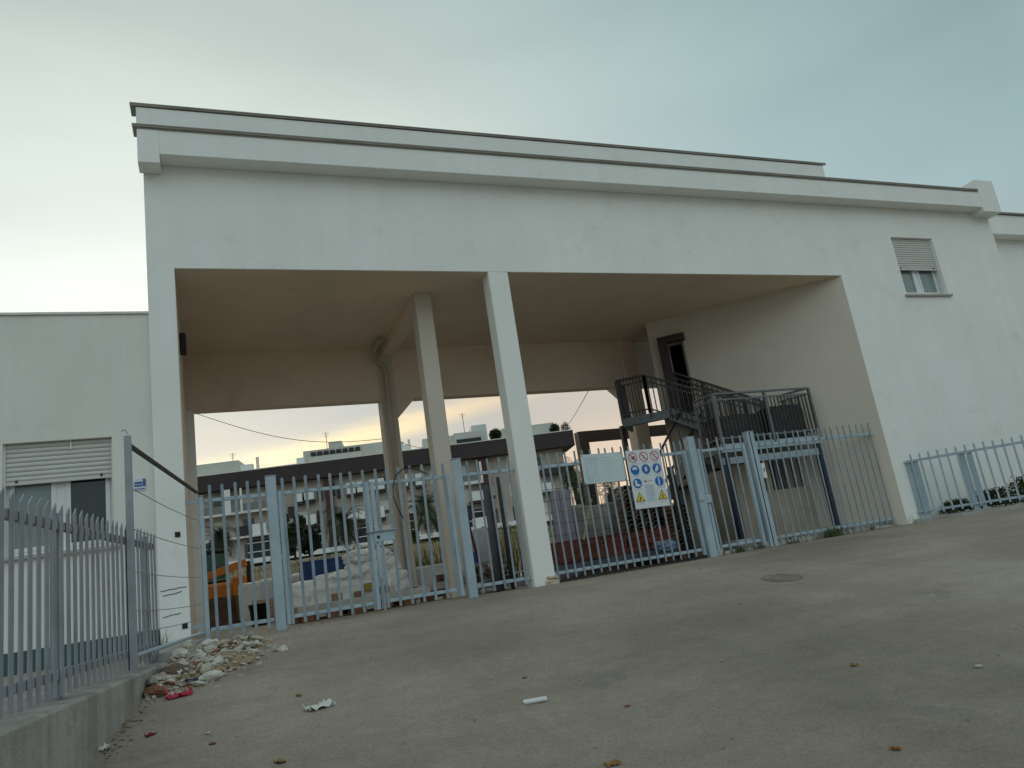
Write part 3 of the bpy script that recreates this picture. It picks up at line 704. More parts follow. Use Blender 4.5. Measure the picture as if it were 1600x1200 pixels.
# upper flight
S0, S1 = 2.45, 4.0
def flight(pa, pb, pc, n, za, zb):
    """treads from edge pa-pb, running by vector pc"""
    for o_, e_ in ((pa, 'stringer'), (pb, 'stringer')):
        MB().bar(Vector((o_.x, o_.y, za - .02)), Vector((o_.x + pc.x, o_.y + pc.y, zb - .08)), .03, .24).build(e_, stl, st)
    for i in range(n):
        f0, f1 = i / n, (i + 1) / n; z = za + (zb - za) * (i + 1) / n
        q = [pa + pc * f0, pb + pc * f0, pb + pc * f1, pa + pc * f1]
        MB().prism([(v.x, v.y) for v in q], z - .045, z - .01).build('tread', grating, st)
flight(dg(S0, .06, 0), dg(S0, .92, 0), T * (S1 - S0), 6, ZL, ZU)
rail_run(dg(S0, .95, ZL), dg(S1 + .38, .95, ZU), darkst, 20, (0, 1), .84)
rail_run(dg(S0 - .3, .05, ZL), dg(S1 - .15, .05, ZU), darkst, 17, (0, .33, .66, 1), .95)
up_ = [dg(S1, .02, 0), dg(S1, .95, 0), dg(S1 + 1.0, .95, 0), dg(S1 + 1.0, .02, 0)]
MB().prism([(v.x, v.y) for v in up_], ZU - .05, ZU).build('landing', grating, st)
for s0, s1 in ((S1, S1 + 1.0),): MB().bar(dg(s0, .95, ZU - .09), dg(s1, .95, ZU - .09), .05, .18, c=.004).build('landing_beam', stl, st)
MB().bar(dg(S1 + 1.0, .95, ZU - .09), dg(S1 + 1.0, .02, ZU - .09), .05, .18, c=.004).build('landing_beam', stl, st)
rail_run(dg(S1 + .38, .95, ZU), dg(S1 + 1.0, .95, ZU), darkst, 9, (0, 1), .84)
rail_run(dg(S1 + 1.0, .95, ZU), dg(S1 + 1.0, .05, ZU), darkst, 11, (1,), .84)
MB().box(8.55, 8.65, 14.1, 14.2, GZ, ZU - .06, .004).build('post', darkst, st)
# lower flight, going back down
pa, pb, pc = Vector((9.2, 15.9, 0)), Vector((9.78, 15.9, 0)), Vector((0, -3.15, 0))
flight(pa, pb, pc, 11, GZ, ZL)
for x in (9.2, 9.78):
    MB().bar((x, 15.9, GZ + .9), (x, 12.75, ZL + .9), .04, .035).build('handrail', darkst, st)
    for i in range(9): f = (i + .5) / 9; link('baluster', balu, st, (x, 15.9 - 3.15 * f, GZ + (ZL - GZ) * f + .02))
for i, (x, y, sx, sy, sz, lb) in enumerate(((10.0, 12.15, 1.25, .5, .62, 'dark tarpaulin bundle on the left of the stair landing'), (11.02, 11.92, .95, .36, .70, 'dark tarpaulin bundle on the right of the stair landing'))):
    LATE.append((x, y, sx, sy, sz, lb))
# store under the landing
sr_ = thing('stair_store', 'beige walled store with dark openings under the stair landing', 'shed')
beige = mat('beige_wall', (.40, .34, .265), .9, .12, 2, .3, 60, streak=.15)
b = wallgrid([9.42, 9.95, 10.35, 10.50, 11.42], [GZ, .62, .92, 1.20], lambda x, z: not ((x > 10.5 and z > .62) or (9.95 < x < 10.35 and z > .62)) , 12.0, 12.12)
b.build('wall', beige, sr_)
MB().box(9.42, 9.52, 12.125, 12.7, GZ, 1.15).build('side_wall', beige, sr_)
for i, x in enumerate((10.66, 10.88, 11.12, 11.31)): MB().box(x, x + .05, 12.03, 12.08, .62, 1.2).build('bar', mat('grey_slat', (.16, .155, .15), .7), sr_)
MB().box(9.44, 11.44, 12.4, 12.45, .4, 1.22).build('back_panel', rubber, sr_)
# rough kerb and soil under the right-hand panels
kk = thing('rough_kerb', 'crumbling stone and soil kerb under the right fence panel', 'kerb')
for i in range(26):
    x = 8.25 + i * .17 + random.uniform(-.03, .03); wdt = random.uniform(.10, .22); h = random.uniform(.04, .13)
    M = Matrix.Translation((x, YG + .10 + random.uniform(-.05, .06), GZ)) @ Matrix.Rotation(random.uniform(-.3, .3), 4, 'Z') @ Matrix.Rotation(random.uniform(-.12, .12), 4, 'X')
    MB().box(-wdt / 2, wdt / 2, -.10, .12, -.05, h, .02, M).build('stone', conc if i % 3 else mat('pale_stone', (.42, .38, .31), .9, .2, 9, .6, 60), kk)
MB().box(8.75, 9.25, YG + .12, YG + .5, GZ - .05, GZ + .21, .02).build('block', conc, kk)
MB().prism([(11.6, 11.3), (12.45, 11.22), (11.75, 11.85), (11.3, 12.2), (10.9, 11.9)], GZ - .05, GZ + .18).build('slab', conc, kk)

# ------------------------------------------------------------------ shapes used by the smaller things
def ico(sub=1):
    t = (1 + 5 ** .5) / 2
    v = [Vector(q).normalized() for q in ((-1, t, 0), (1, t, 0), (-1, -t, 0), (1, -t, 0), (0, -1, t), (0, 1, t), (0, -1, -t), (0, 1, -t), (t, 0, -1), (t, 0, 1), (-t, 0, -1), (-t, 0, 1))]
    f = [(0, 11, 5), (0, 5, 1), (0, 1, 7), (0, 7, 10), (0, 10, 11), (1, 5, 9), (5, 11, 4), (11, 10, 2), (10, 7, 6), (7, 1, 8), (3, 9, 4), (3, 4, 2), (3, 2, 6), (3, 6, 8), (3, 8, 9), (4, 9, 5), (2, 4, 11), (6, 2, 10), (8, 6, 7), (9, 8, 1)]
    for _ in range(sub):
        mid = {}; nf = []
        def md(a, b):
            k = (min(a, b), max(a, b))
            if k not in mid: mid[k] = len(v); v.append(((v[a] + v[b]) / 2).normalized())
            return mid[k]
        for a, b_, c in f:
            x, y, z = md(a, b_), md(b_, c), md(c, a); nf += [(a, x, z), (b_, y, x), (c, z, y), (x, y, z)]
        f = nf
    return v, f
def rock_mesh(seed, m, flat_=.7, sub=1, rough=.55):
    v, f = ico(sub); b = MB(); o = Vector((seed * 3.7, seed * 1.3, 0))
    sx, sy, sz = 1, .6 + .4 * random.random(), flat_ * (.6 + .6 * random.random())
    for p in v:
        k = 1 + rough * noise.noise(p * 1.3 + o) + .25 * rough * noise.noise(p * 3.5 + o)
        q = Vector((round(p.x * k * 3.2) / 3.2 * .45 + p.x * k * .55, p.y * k, round(p.z * k * 2.6) / 2.6 * .5 + p.z * k * .5)); b.v.append((q.x * sx, q.y * sy, q.z * sz))
    b.f = f; return b.mesh('stone', m)
def soft(name, dims, m, parent=None, loc=(0, 0, 0), lump=.08, seed=0, sub=3, rz=0, power=3.2, freq=2.2):
    """lumpy sack or wrapped bundle: a rounded box with folds, resting on z = 0"""
    v, f = ico(sub); b = MB(); o = Vector((seed, seed * .7, 2))
    for p in v:
        q = Vector([math.copysign(abs(c) ** (2 / power), c) for c in p]); mx = max(abs(c) for c in q)
        k = 1 + lump * noise.noise(q * freq + o) * 2 + lump * .7 * noise.noise(q * freq * 3 + o)
        b.v.append((q.x * k * dims[0] / 2, q.y * k * dims[1] / 2, max(0, (q.z * k + .96) * dims[2] / 2)))
    b.f = f; ob = b.build(name, m, parent, True); ob.location = loc; ob.rotation_euler[2] = rz; return ob
def blades(n, area, h, wd, lean, seed, b=None, zf=None):
    """grass or leaf blades as thin bent triangles strips"""
    rnd = random.Random(seed); b = b or MB()
    for i in range(n):
        x, y = area(rnd); z = zf(x, y) if zf else 0; a = rnd.uniform(0, 2 * math.pi); hh = h * rnd.uniform(.45, 1.1); ll = lean * rnd.uniform(.1, 1) * hh
        dx, dy = math.cos(a), math.sin(a); w2 = wd * rnd.uniform(.6, 1.2) / 2; pa = a + 1.57 + rnd.uniform(-.5, .5); sx, sy = math.cos(pa) * w2, math.sin(pa) * w2
        p1 = (x + dx * ll * .35, y + dy * ll * .35, z + hh * .6); p2 = (x + dx * ll, y + dy * ll, z + hh)
        b.add([(x - sx, y - sy, z), (x + sx, y + sy, z), (p1[0] + sx * .8, p1[1] + sy * .8, p1[2]), (p1[0] - sx * .8, p1[1] - sy * .8, p1[2]), p2], [(0, 1, 2, 3), (3, 2, 4)])
    return b
weed_m = mat('weed_green', (.060, .085, .026), .8, .35, 9); dry_m = mat('dry_grass', (.20, .165, .07), .9, .3, 3, c2=(.10, .11, .035))
leafd = mat('dark_leaf', (.028, .050, .018), .7, .4, 6); leafy = mat('yellow_leaf', (.12, .10, .03), .75, .3, 6)
wood = mat('pallet_wood', (.22, .13, .075), .85, .3, 9, .4, 60); trunkm = mat('trunk_bark', (.09, .06, .04), .95, .3, 8, .6, 30)
plastic = mat('white_sheet', (.68, .66, .62), .45, .08, 5, .3, 14, grime=((.42, .38, .32), 5, .55, .75)); blueM = mat('blue_paint', (.018, .055, .20), .5, .15, 4)
orange = mat('orange_paint', (.60, .19, .02), .5, .15, 5, grime=((.12, .07, .04), 6, .6, .8)); redb = mat('red_formwork', (.17, .035, .025), .8, .35, 4, grime=((.20, .10, .06), 5, .5, .7))
stone_ms = [mat('rubble_pale', (.46, .42, .34), .95, .2, 14, .7, 70), mat('rubble_grey', (.30, .29, .26), .95, .2, 14, .7, 70), mat('rubble_tan', (.34, .25, .16), .95, .25, 14, .7, 70), mat('rubble_brick', (.22, .10, .06), .95, .25, 14, .7, 70), mat('rubble_white', (.58, .56, .50), .95, .12, 14, .6, 70)]
rocks = [rock_mesh(i, stone_ms[(0, 0, 4, 1, 2, 0, 4, 3)[i % 8]]) for i in range(24)]

# ------------------------------------------------------------------ rubble and litter in front of the gate
pile = thing('rubble_pile', 'heap of pale broken masonry at the foot of the left pier', 'rubble')
cent = [gpix(x, y) for x, y in ((248, 1078), (262, 1062), (275, 1040), (290, 1028), (318, 1022), (345, 1018), (372, 1012), (320, 1046), (296, 1058), (345, 1034))]
spr = (.16, .2, .28, .32, .36, .36, .3, .26, .24, .3)
MB_ = MB(); NXp, NYp = 60, 100
def pile_h(x, y):
    h = 0
    for q, s_ in zip(cent, spr):
        d = ((x - q.x) ** 2 + (y - q.y) ** 2) / (s_ * s_); h = max(h, .10 * math.exp(-d * .8))
    return h
x0p, x1p, y0p, y1p = -.75, 1.25, 6.6, 10.6
for j in range(NYp + 1):
    for i in range(NXp + 1):
        x = x0p + (x1p - x0p) * i / NXp; y = y0p + (y1p - y0p) * j / NYp
        MB_.v.append((x, y, gz(x, y) + pile_h(x, y) - .03 + .025 * noise.noise(Vector((x * 9, y * 9, 0))) + .012 * noise.noise(Vector((x * 25, y * 25, 0)))))
MB_.f = [(j * (NXp + 1) + i, j * (NXp + 1) + i + 1, (j + 1) * (NXp + 1) + i + 1, (j + 1) * (NXp + 1) + i) for j in range(NYp) for i in range(NXp)]
MB_.build('soil', stone_ms[2], pile, True)
rnd = random.Random(5); k = 0
while k < 295:
    q = cent[k % len(cent)]; s_ = spr[k % len(cent)]
    x, y = q.x + rnd.gauss(0, s_ * .75), q.y + rnd.gauss(0, s_ * .9)
    fx = F0.x + .152 * (y - F0.y) + .17
    if x < fx and y < 8.7: x = fx + abs(rnd.gauss(0, .06))
    if y > 10.7: y = 10.7
    r = min(.10, .016 + abs(rnd.gauss(0, .021)) + (.032 if k % 11 == 0 else 0))
    o = link('stone', rocks[rnd.randrange(24)], pile, (x, y, gz(x, y) + pile_h(x, y) - .02 + r * .25)); o.scale = (r * 1.25, r, r * .85)
    o.rotation_euler = (rnd.uniform(-.5, .5), rnd.uniform(-.5, .5), rnd.uniform(0, 6.3)); k += 1
bgr = thing('boulder', 'brown broken boulder beside the low wall at the left end of the rubble', 'stone')
q = gpix(262, 1068); o = link('stone', rock_mesh(31, mat('boulder_brown', (.14, .10, .07), .95, .3, 9, .7, 50), .8, 2, .35), bgr, (q.x + .05, q.y + .1, q.z + .07)); o.scale = (.13, .13, .13)
bw = thing('white_lump', 'white plaster lump at the front edge of the rubble heap', 'stone')
q = gpix(330, 1066); o = link('stone', rock_mesh(33, stone_ms[4], .75, 2, .35), bw, (q.x, q.y + .03, q.z + .05)); o.scale = (.105, .075, .08)
def crumple(name, label, cat, px, py, size, m, h=.05, seed=1, rz=0, asp=.5):
    q = gpix(px, py); b = MB(); n = 9
    for j in range(n):
        for i in range(n):
            u, v = i / (n - 1) - .5, j / (n - 1) - .5
            e = noise.noise(Vector((u * 4 + seed, v * 4, seed)))
            b.v.append(((u + .12 * e) * size, (v + .12 * noise.noise(Vector((v * 3, u * 3, seed + 5)))) * size * asp, .004 + h * abs(noise.noise(Vector((u * 5, v * 5, seed + 9)))) * 1.6))
    b.f = [(j * n + i, j * n + i + 1, (j + 1) * n + i + 1, (j + 1) * n + i) for j in range(n - 1) for i in range(n - 1)]
    o = b.build(name, m); o.location = (q.x, q.y, q.z); o.rotation_euler[2] = rz
    sl_ = (gz(q.x, q.y + .1) - gz(q.x, q.y - .1)) / .2; o.rotation_euler[0] = math.atan(sl_)
    sm = o.modifiers.new('thickness', 'SOLIDIFY'); sm.thickness = .003
    return tag(o, label, cat)
paper = mat('paper_white', (.62, .62, .58), .7, .06, 20); redp = mat('red_wrapper', (.42, .02, .05), .4, .1, 9, grime=((.6, .58, .62), 9, .62, .66))
crumple('paper_scrap', 'crumpled white paper on the asphalt near the bottom left', 'litter', 500, 1106, .22, paper, .05, 3, .3)
crumple('red_wrapper', 'red and white plastic wrapper at the front of the rubble', 'litter', 280, 1088, .2, redp, .05, 4, .2, .6)
crumple('paper_flake', 'small white scrap near the low wall in front of the rubble', 'litter', 160, 1172, .10, paper, .03, 6, .9)
crumple('blue_scrap', 'blue-grey cloth scrap among the front stones of the rubble', 'litter', 303, 1066, .14, mat('cloth_blue', (.06, .07, .10), .9), .05, 8, .5)
crumple('orange_scrap', 'orange scrap between the low wall and the boulder', 'litter', 245, 1075, .13, mat('orange_cloth', (.45, .16, .03), .8), .05, 9, .2)
crumple('red_scrap', 'small dark red scrap on the asphalt below the rubble', 'litter', 235, 1150, .07, mat('dark_red', (.2, .02, .02), .7), .02, 10, .5)
q = gpix(837, 1098); b = MB(); b.box(-.085, .085, -.022, .022, .0, .028, .008); o = b.build('white_block', white_p); o.location = (q.x, q.y, q.z + .002); o.rotation_euler[2] = rad(12) - .5
o.rotation_euler[0] = .08; tag(o, 'white rectangular piece of plastic on the asphalt near the bottom centre', 'litter')
leafb = mat('fallen_leaf', (.30, .17, .06), .8, .3, 20)
for px, py, sz, lb in ((437, 1192, .075, 'tan dry leaf on the asphalt at the bottom edge, left'), (957, 1195, .085, 'tan dry leaf on the asphalt at the bottom edge, centre'),
                       (1400, 1172, .05, 'brown dry leaf on the asphalt at the bottom right'), (1335, 1041, .05, 'brown dry leaf on the asphalt right of centre'), (467, 1088, .05, 'reddish dry leaf on the asphalt left of the crumpled paper')):
    crumple('fallen_leaf', lb, 'leaf', px, py, sz, leafb, .022, px * .1, px % 3, .7)['group'] = 'dry leaves on the asphalt'
for px, py, r, lb in ((325, 1147, .022, 'dark pebble on the asphalt below the rubble'), (332, 1163, .026, 'grey pebble just below the dark pebble'), (820, 1060, .02, 'small dark pebble on the asphalt above the white plastic piece'),
                      (980, 1104, .022, 'flat dark pebble right of the white plastic piece'), (1128, 1034, .02, 'dark pebble on the asphalt below the wide gate'), (1530, 1043, .03, 'pale pebble on the asphalt at the right')):
    q = gpix(px, py); o = tag(link('pebble', rocks[(px + 3) % 24], None, (q.x, q.y, q.z + r * .3)), lb, 'stone', 'loose pebbles on the asphalt'); o.scale = (r, r, r * .6)
    o.rotation_euler[2] = px
b = MB(); rnd = random.Random(11); v_, f_ = ico(0)
for i in range(760):
    if i < 160: y = rnd.uniform(3, 9); x = F0.x + .152 * (y - F0.y) + .15 + abs(rnd.gauss(0, .05))
    elif i < 480: x, y = rnd.uniform(-.9, 12), rnd.uniform(2.2, 10.9)
    else: x = rnd.uniform(-.3, 12.5); y = 11.0 - abs(rnd.gauss(0, .5))
    fx = F0.x + .152 * (y - F0.y) + .16
    if x < fx: x = fx + rnd.random() * .2
    r = rnd.choice((.004, .006, .008, .012)); z = gz(x, y)
    b.add([(x + p.x * r * rnd.uniform(.7, 1.4), y + p.y * r, z + p.z * r * .6 + r * .2) for p in v_], f_)
o = b.build('grit', stone_ms[1])
b2 = MB()
for i in range(900):
    q = cent[i % len(cent)]; s_ = spr[i % len(cent)] * 1.15; x, y = q.x + rnd.gauss(0, s_ * .85), q.y + rnd.gauss(0, s_); fx = F0.x + .152 * (y - F0.y) + .16
    if x < fx and y < 8.7: x = fx + abs(rnd.gauss(0, .04))
    y = min(y, 10.8); r = rnd.choice((.008, .011, .015, .02)); z = gz(x, y) + pile_h(x, y) - .015; sx = rnd.uniform(.7, 1.6)
    b2.add([(x + p.x * r * sx, y + p.y * r, z + p.z * r * .7 + r * .3) for p in v_], f_)
o2 = b2.build('rubble_crumbs', stone_ms[0]); o2['kind'] = 'stuff'; o2['label'] = 'small crumbs of mortar and brick strewn through the rubble heap'; o['kind'] = 'stuff'; o['label'] = 'fine grit and crumbs scattered over the asphalt'
b3 = MB()
for i in range(420):
    if i < 240: y = rnd.uniform(3.2, 8.2); x = F0.x + .152 * (y - F0.y) + .14 + abs(rnd.gauss(0, .07))
    elif i < 360: x = rnd.uniform(0, 12.4); y = 10.98 - abs(rnd.gauss(0, .10))
    else: x, y = rnd.uniform(-.5, 9), rnd.uniform(3, 10.5)
    s_ = rnd.uniform(.008, .028) * (1 if i < 360 else .7); a = rnd.uniform(0, 6.3); z = gz(x, y) + .003; dx, dy = math.cos(a) * s_, math.sin(a) * s_
    b3.add([(x - dx, y - dy, z), (x + dy * .5, y - dx * .5, z + s_ * rnd.uniform(0, .5)), (x + dx, y + dy, z + s_ * rnd.uniform(0, .6)), (x - dy * .5, y + dx * .5, z + s_ * rnd.uniform(0, .4))], [(0, 1, 2, 3)])
o3 = b3.build('leaf_litter', mat('litter_brown', (.17, .12, .07), .9, .4, 6)); o3['kind'] = 'stuff'; o3['label'] = 'brown leaf crumbs along the foot of the low wall and gate'
# oil or tar stain drain cover
q = gpix(1222, 903); b = MB(); b.lathe([(.24, -.02), (.24, .003), (.22, .005), (.215, .001), (.19, .001), (.185, .004)], 24, Matrix.Translation((q.x, q.y, gz(q.x, q.y) + .004)) @ Matrix.Rotation(math.atan((gz(q.x, q.y + .22) - gz(q.x, q.y - .22)) / .44), 4, 'X')); tag(b.build('manhole_cover', mat('rusty_iron', (.20, .165, .135), .85, .3, 12)), 'round rusty manhole cover in the asphalt before the pedestrian gate', 'manhole')
# weeds
def tuft(label, x, y, n, h, r, seed, z=None, m=weed_m, wd=.012, lean=.9):
    t = thing('weed_tuft', label, 'weeds', 'weeds along the fences', (x, y, gz(x, y) if z is None else z))
    bb = blades(n, lambda rn: (rn.gauss(0, r), rn.gauss(0, r * .6)), h, wd, lean, seed); bb.build('leaves', m, t); return t
for i, (px, py, n, h, r, lb) in enumerate(((1302, 830, 120, .20, .13, 'largest weed tuft at the kerb below the barred right panel'), (1158, 858, 60, .13, .07, 'small weed tuft at the foot of the pedestrian gate'),
        (1425, 812, 70, .16, .08, 'weed tuft where the low right fence meets the wall'), (1190, 848, 25, .12, .04, 'thin weed sprig beside the entry box post'), (1240, 843, 30, .08, .1, 'low weeds between the entry box post and the largest tuft'))):
    q = onY(px, py, 11.02); tuft(lb, q.x, 11.02 + (.04 if i else .0), n, h, r, 20 + i)
tuft('green weeds in the corner behind the palisade end, by the pier', -.70, 10.85, 70, .3, .07, 31, -.475)
for i, (s_, off, n, h, r) in enumerate(((.75, .35, 1300, .22, .36), (1.45, .5, 1900, .32, .46), (2.1, .55, 2600, .46, .5), (2.7, .7, 2600, .5, .5), (3.4, .8, 2600, .55, .55), (4.3, .9, 2600, .55, .55))):
    q = rp_(s_, 0) + Vector((-RD.y, RD.x, 0)) * off
    lb = ('low leafy shrub nearest the wall corner behind the right fence', 'second leafy shrub from the wall corner behind the right fence', 'third, taller leafy shrub behind the right fence', 'fourth leafy shrub behind the right fence', 'fifth leafy shrub behind the right fence', 'last leafy shrub behind the right fence at the picture edge')[i]
    t = thing('shrub', lb, 'shrub', 'shrubs behind the low right fence', (q.x, q.y, -.36)); rn = random.Random(i)
    b = MB()
    for j in range(n):
        th, zz_ = rn.uniform(0, 6.28), rn.random(); rr = r * (1 - .5 * zz_) * rn.uniform(.2, 1.15); x, y, z = rr * math.cos(th), rr * math.sin(th), h * zz_ * rn.uniform(.8, 1.1); sz = rn.uniform(.022, .045)
        d = Vector((rn.gauss(0, 1), rn.gauss(0, 1), rn.gauss(.4, .7))).normalized(); e = d.cross(Vector((rn.random(), rn.random(), rn.random()))).normalized() * .4
        c = Vector((x, y, z + .03)); b.add([c, c + d * sz * .5 + e * sz, c + d * sz * 1.2, c + d * sz * .5 - e * sz], [(0, 1, 2, 3)])
    b.build('leaves', mat('shrub_leaf', (.045, .055, .022), .8, .4, 7) if i % 2 else weed_m, t)
    b = MB()
    for j in range(5): a = j * 1.26 + i; b.tube([(0, 0, -.03), (math.cos(a) * r * .4, math.sin(a) * r * .4, h * .5), (math.cos(a) * r * .6, math.sin(a) * r * .6, h * .9)], .008, 4, .003)
    b.build('stems', trunkm, t)

for i, (x, y, sx, sy, sz, lb) in enumerate(LATE):
    tag(soft('tarpaulin_bundle', (sx, sy, sz), mat('dark_tarp', (.035, .035, .036), .6, .3, 8, .4, 20), None, (x, y, ZL + .002), .055, 20 + i * 3, 4, 0, 8, 3.4), lb, 'tarpaulin', 'bundles on the stair landing')
# ------------------------------------------------------------------ things in the courtyard
def pallet(label, x, y, z=GZ, lx=1.2, ly=.8, rz=0, group='wooden pallets in the courtyard'):
    t = thing('pallet', label, 'pallet', group, (x, y, z), rz)
    for j in range(3): MB().box(-lx / 2, lx / 2, -ly / 2 + j * (ly - .1) / 2, -ly / 2 + j * (ly - .1) / 2 + .1, 0, .022).build('runner', wood, t)
    for i in range(3):
        for j in range(3): MB().box(-lx / 2 + i * (lx - .14) / 2, -lx / 2 + i * (lx - .14) / 2 + .14, -ly / 2 + j * (ly - .1) / 2, -ly / 2 + j * (ly - .1) / 2 + .1, .023, .10).build('block', wood, t)
    for i in range(7): MB().box(-lx / 2 + i * (lx - .11) / 6, -lx / 2 + i * (lx - .11) / 6 + .11, -ly / 2, ly / 2, .101, .122).build('plank', wood, t)
    return t
# skid-steer loader
ld = thing('mini_loader', 'orange and black mini loader with raised-lip bucket behind the left gate panel', 'loader', None, (.05, 18.3, GZ))
blk = mat('machine_black', (.015, .015, .016), .5, .2, 6)
MB().box(-.55, .55, .2, 1.9, .35, .95, .06).build('body', orange, ld)
MB().box(.42, .72, .0, .5, .25, 1.05, .05).build('arm_cylinder_guard', orange, ld)
b = MB(); b.box(-.5, .36, .5, 1.5, .955, 1.02, .02); b.box(-.5, .36, .5, 1.5, 1.62, 1.72, .03)
for x in (-.47, .33):
    for y in (.53, 1.47): b.box(x - .03, x + .03, y - .03, y + .03, 1.02, 1.62)
b.build('cab', blk, ld)
MB().box(-.44, .30, .52, .535, 1.03, 1.61).build('windscreen', mat('green_glass', (.05, .12, .09), .15), ld)
MB().box(.335, .345, .56, 1.44, 1.03, 1.61).build('side_window', mat('green_glass', (.05, .12, .09), .15), ld)
for sx in (-.62, .62):
    MB().bar((sx, 1.7, 1.35), (sx, -.55, .62), .12, .17, c=.01).build('lift_arm', orange, ld)
MB().bar((-.62, -.2, .98), (.72, -.25, 1.30), .10, .16, c=.01).build('cross_arm', orange, ld)
M = Matrix.Translation((0, -.6, 0))
b = MB(); b.prof([(-.55, .05), (-.1, .0), (.05, .25), (.05, .62), (-.02, .62), (-.05, .28), (-.15, .09), (-.55, .10)], M, -.7, .5)
for x in (-.7, .44): b.prof([(-.55, .05), (-.1, .0), (.05, .25), (.05, .62), (-.1, .6)], M, x, x + .06)
b.build('bucket', mat('rusty_bucket', (.11, .065, .045), .8, .3, 7), ld)
for sx in (-.66, .52):
    for y in (.45, 1.5):
        whl = MB().lathe([(.15, 0), (.3, .0), (.33, .04), (.33, .14), (.3, .18), (.15, .18)], 18, Matrix.Translation((sx, y, .33)) @ Matrix.Rotation(rad(90), 4, 'Y')).build('wheel', rubber, ld)
        MB().lathe([(.14, .05), (.14, .15)], 12, Matrix.Translation((sx, y, .33)) @ Matrix.Rotation(rad(90), 4, 'Y')).build('rim', orange, whl)
MB().tube([(.78, .3, .0), (.78, .3, 1.35)], .05, 8).build('exhaust', blk, ld)

def bucket(label, px, py, Y, r=.16, h=.3):
    q = onY(px, py, Y); t = thing('black_bucket', label, 'bucket', 'black builder buckets', (q.x, Y, GZ))
    MB().lathe([(r * .75, 0), (r, h), (r * 1.05, h), (r * 1.05, h - .02), (r * .98, h - .02), (r * .93, h * .9), (r * .7, .02)], 18).build('tub', rubber, t, True)
    MB().tube([(r * math.cos(a), 0, h * .9 - .12 * math.sin(a)) for a in [math.pi * i / 10 for i in range(11)]], .004, 5).build('handle', galv_d, t); return t
bucket('black bucket right of the loader, left of the thick gate post', 404, 950, 14.6, .17, .38)
bucket('black bucket between the thick gate post and the wrapped pallet', 462, 945, 14.2, .2, .42)
bucket('black bucket touching the left side of the wrapped pallet', 481, 943, 14.0, .17, .42)
for i, (px, py, Y, w_, h_, lb) in enumerate(((390, 935, 17.0, .42, .54, 'white wrapped block nearest the loader'), (412, 932, 17.3, .42, .56, 'second white wrapped block from the loader'), (433, 928, 17.6, .4, .58, 'third white wrapped block, behind the thick gate post'), (456, 925, 17.6, .45, .60, 'white wrapped block left of the blue tank'))):
    q = onY(px, py, Y); soft_o = soft('wrapped_block', (w_, .5, h_ + .3), plastic, None, (q.x, Y, GZ), .03, i * 3.1, 3, .1 * i, 8); tag(soft_o, lb, 'block', 'white wrapped blocks by the loader')
for i, (px, Y, lb) in enumerate(((424, 15.6, 'pinkish insulation board stack left of the thick gate post'), (448, 15.8, 'pinkish insulation board stack right of the thick gate post'))):
    q = onY(px, 945, Y); t = thing('board_stack', lb, 'boards', 'pink insulation boards', (q.x, Y, GZ), .1)
    for j in range(5): MB().box(-.33 + random.uniform(-.02, .02), .33 + random.uniform(-.02, .02), -.3, .3, .02 + j * .085, .10 + j * .085, .005).build('board', mat('pink_board', (.42, .28, .22), .9, .12, 6), t)
# blue tank
q0, q1 = onY(468, 900, 16.4), onY(616, 880, 16.4)
tk = thing('blue_tank', 'large dark blue tank with rounded end behind the wrapped pallet', 'tank', None, ((q0.x + q1.x) / 2, 16.4, GZ))
hw = (q1.x - q0.x) / 2; b = MB(); pr = []
for i in range(9): a = math.pi / 2 + math.pi * i / 8; pr.append((-hw + .3 + .3 * math.cos(a), .3 * math.sin(a)))
for i in range(9): a = -math.pi / 2 + math.pi * i / 8; pr.append((hw - .3 + .3 * math.cos(a), .3 * math.sin(a)))
b.prism(pr, .04, 1.02); b.build('shell', blueM, tk)
for z in (.3, .62): 
    b = MB(); b.prism([(x * 1.006, y * 1.03) for x, y in pr], z, z + .03); b.build('rib', blueM, tk)
b = MB(); b.prism([(x * 1.01, y * 1.06) for x, y in pr], 1.022, 1.06); b.build('rim', blueM, tk)
# wrapped pallet load (plastic sheet over sacks and boards)
pallet('long pallet carrying the sheeted load behind the double gate', 2.05, 12.75, GZ, 1.9, .8)
wl = thing('sheeted_load', 'lumpy white bags and sheeting heaped on the long pallet', 'load', None, (2.05, 12.75, GZ + .125))
soft('wrapped_base', (1.75, .72, .42), plastic, wl, (0, 0, 0), .045, 1.5, 4, 0, 9, 3.2)
for i, (x, y, z, sx, sy, sz) in enumerate(((-.62, -.02, .30, .62, .6, .20), (-.15, -.05, .32, .6, .6, .26), (.30, -.05, .34, .62, .6, .40), (.25, -.1, .62, .5, .5, .26), (.66, -.05, .34, .46, .55, .38), (.58, -.12, .58, .36, .4, .26), (-.80, -.25, .0, .34, .4, .42), (.80, -.22, .0, .36, .4, .5))):
    o = soft('bag', (sx, sy, sz), plastic, wl, (x, y, z), .10, 3.3 + i * 2.7, 4, i * .8, 2.8, 1.7)
for i, (x, z, c_) in enumerate(((-.3, .12, (.30, .17, .10)), (.05, .1, (.22, .12, .09)), (.22, .2, (.28, .22, .03)), (.45, .12, (.05, .05, .05)))):
    MB().box(x, x + .16, -.42, -.36, z, z + .12, .01).build('carton', mat('carton%d' % i, c_, .8), wl)
bn = onY(558, 866, 12.75); tag(soft('bundle', (.14, .14, .26), mat('bundle_cloth', (.36, .20, .11), .9, .4, 12, grime=((.7, .68, .62), 9, .5, .55)), None, (bn.x, 12.75, bn.z - .10), .15, 5, 2), 'small brown and white bundle on top of the sheeted load', 'bundle')
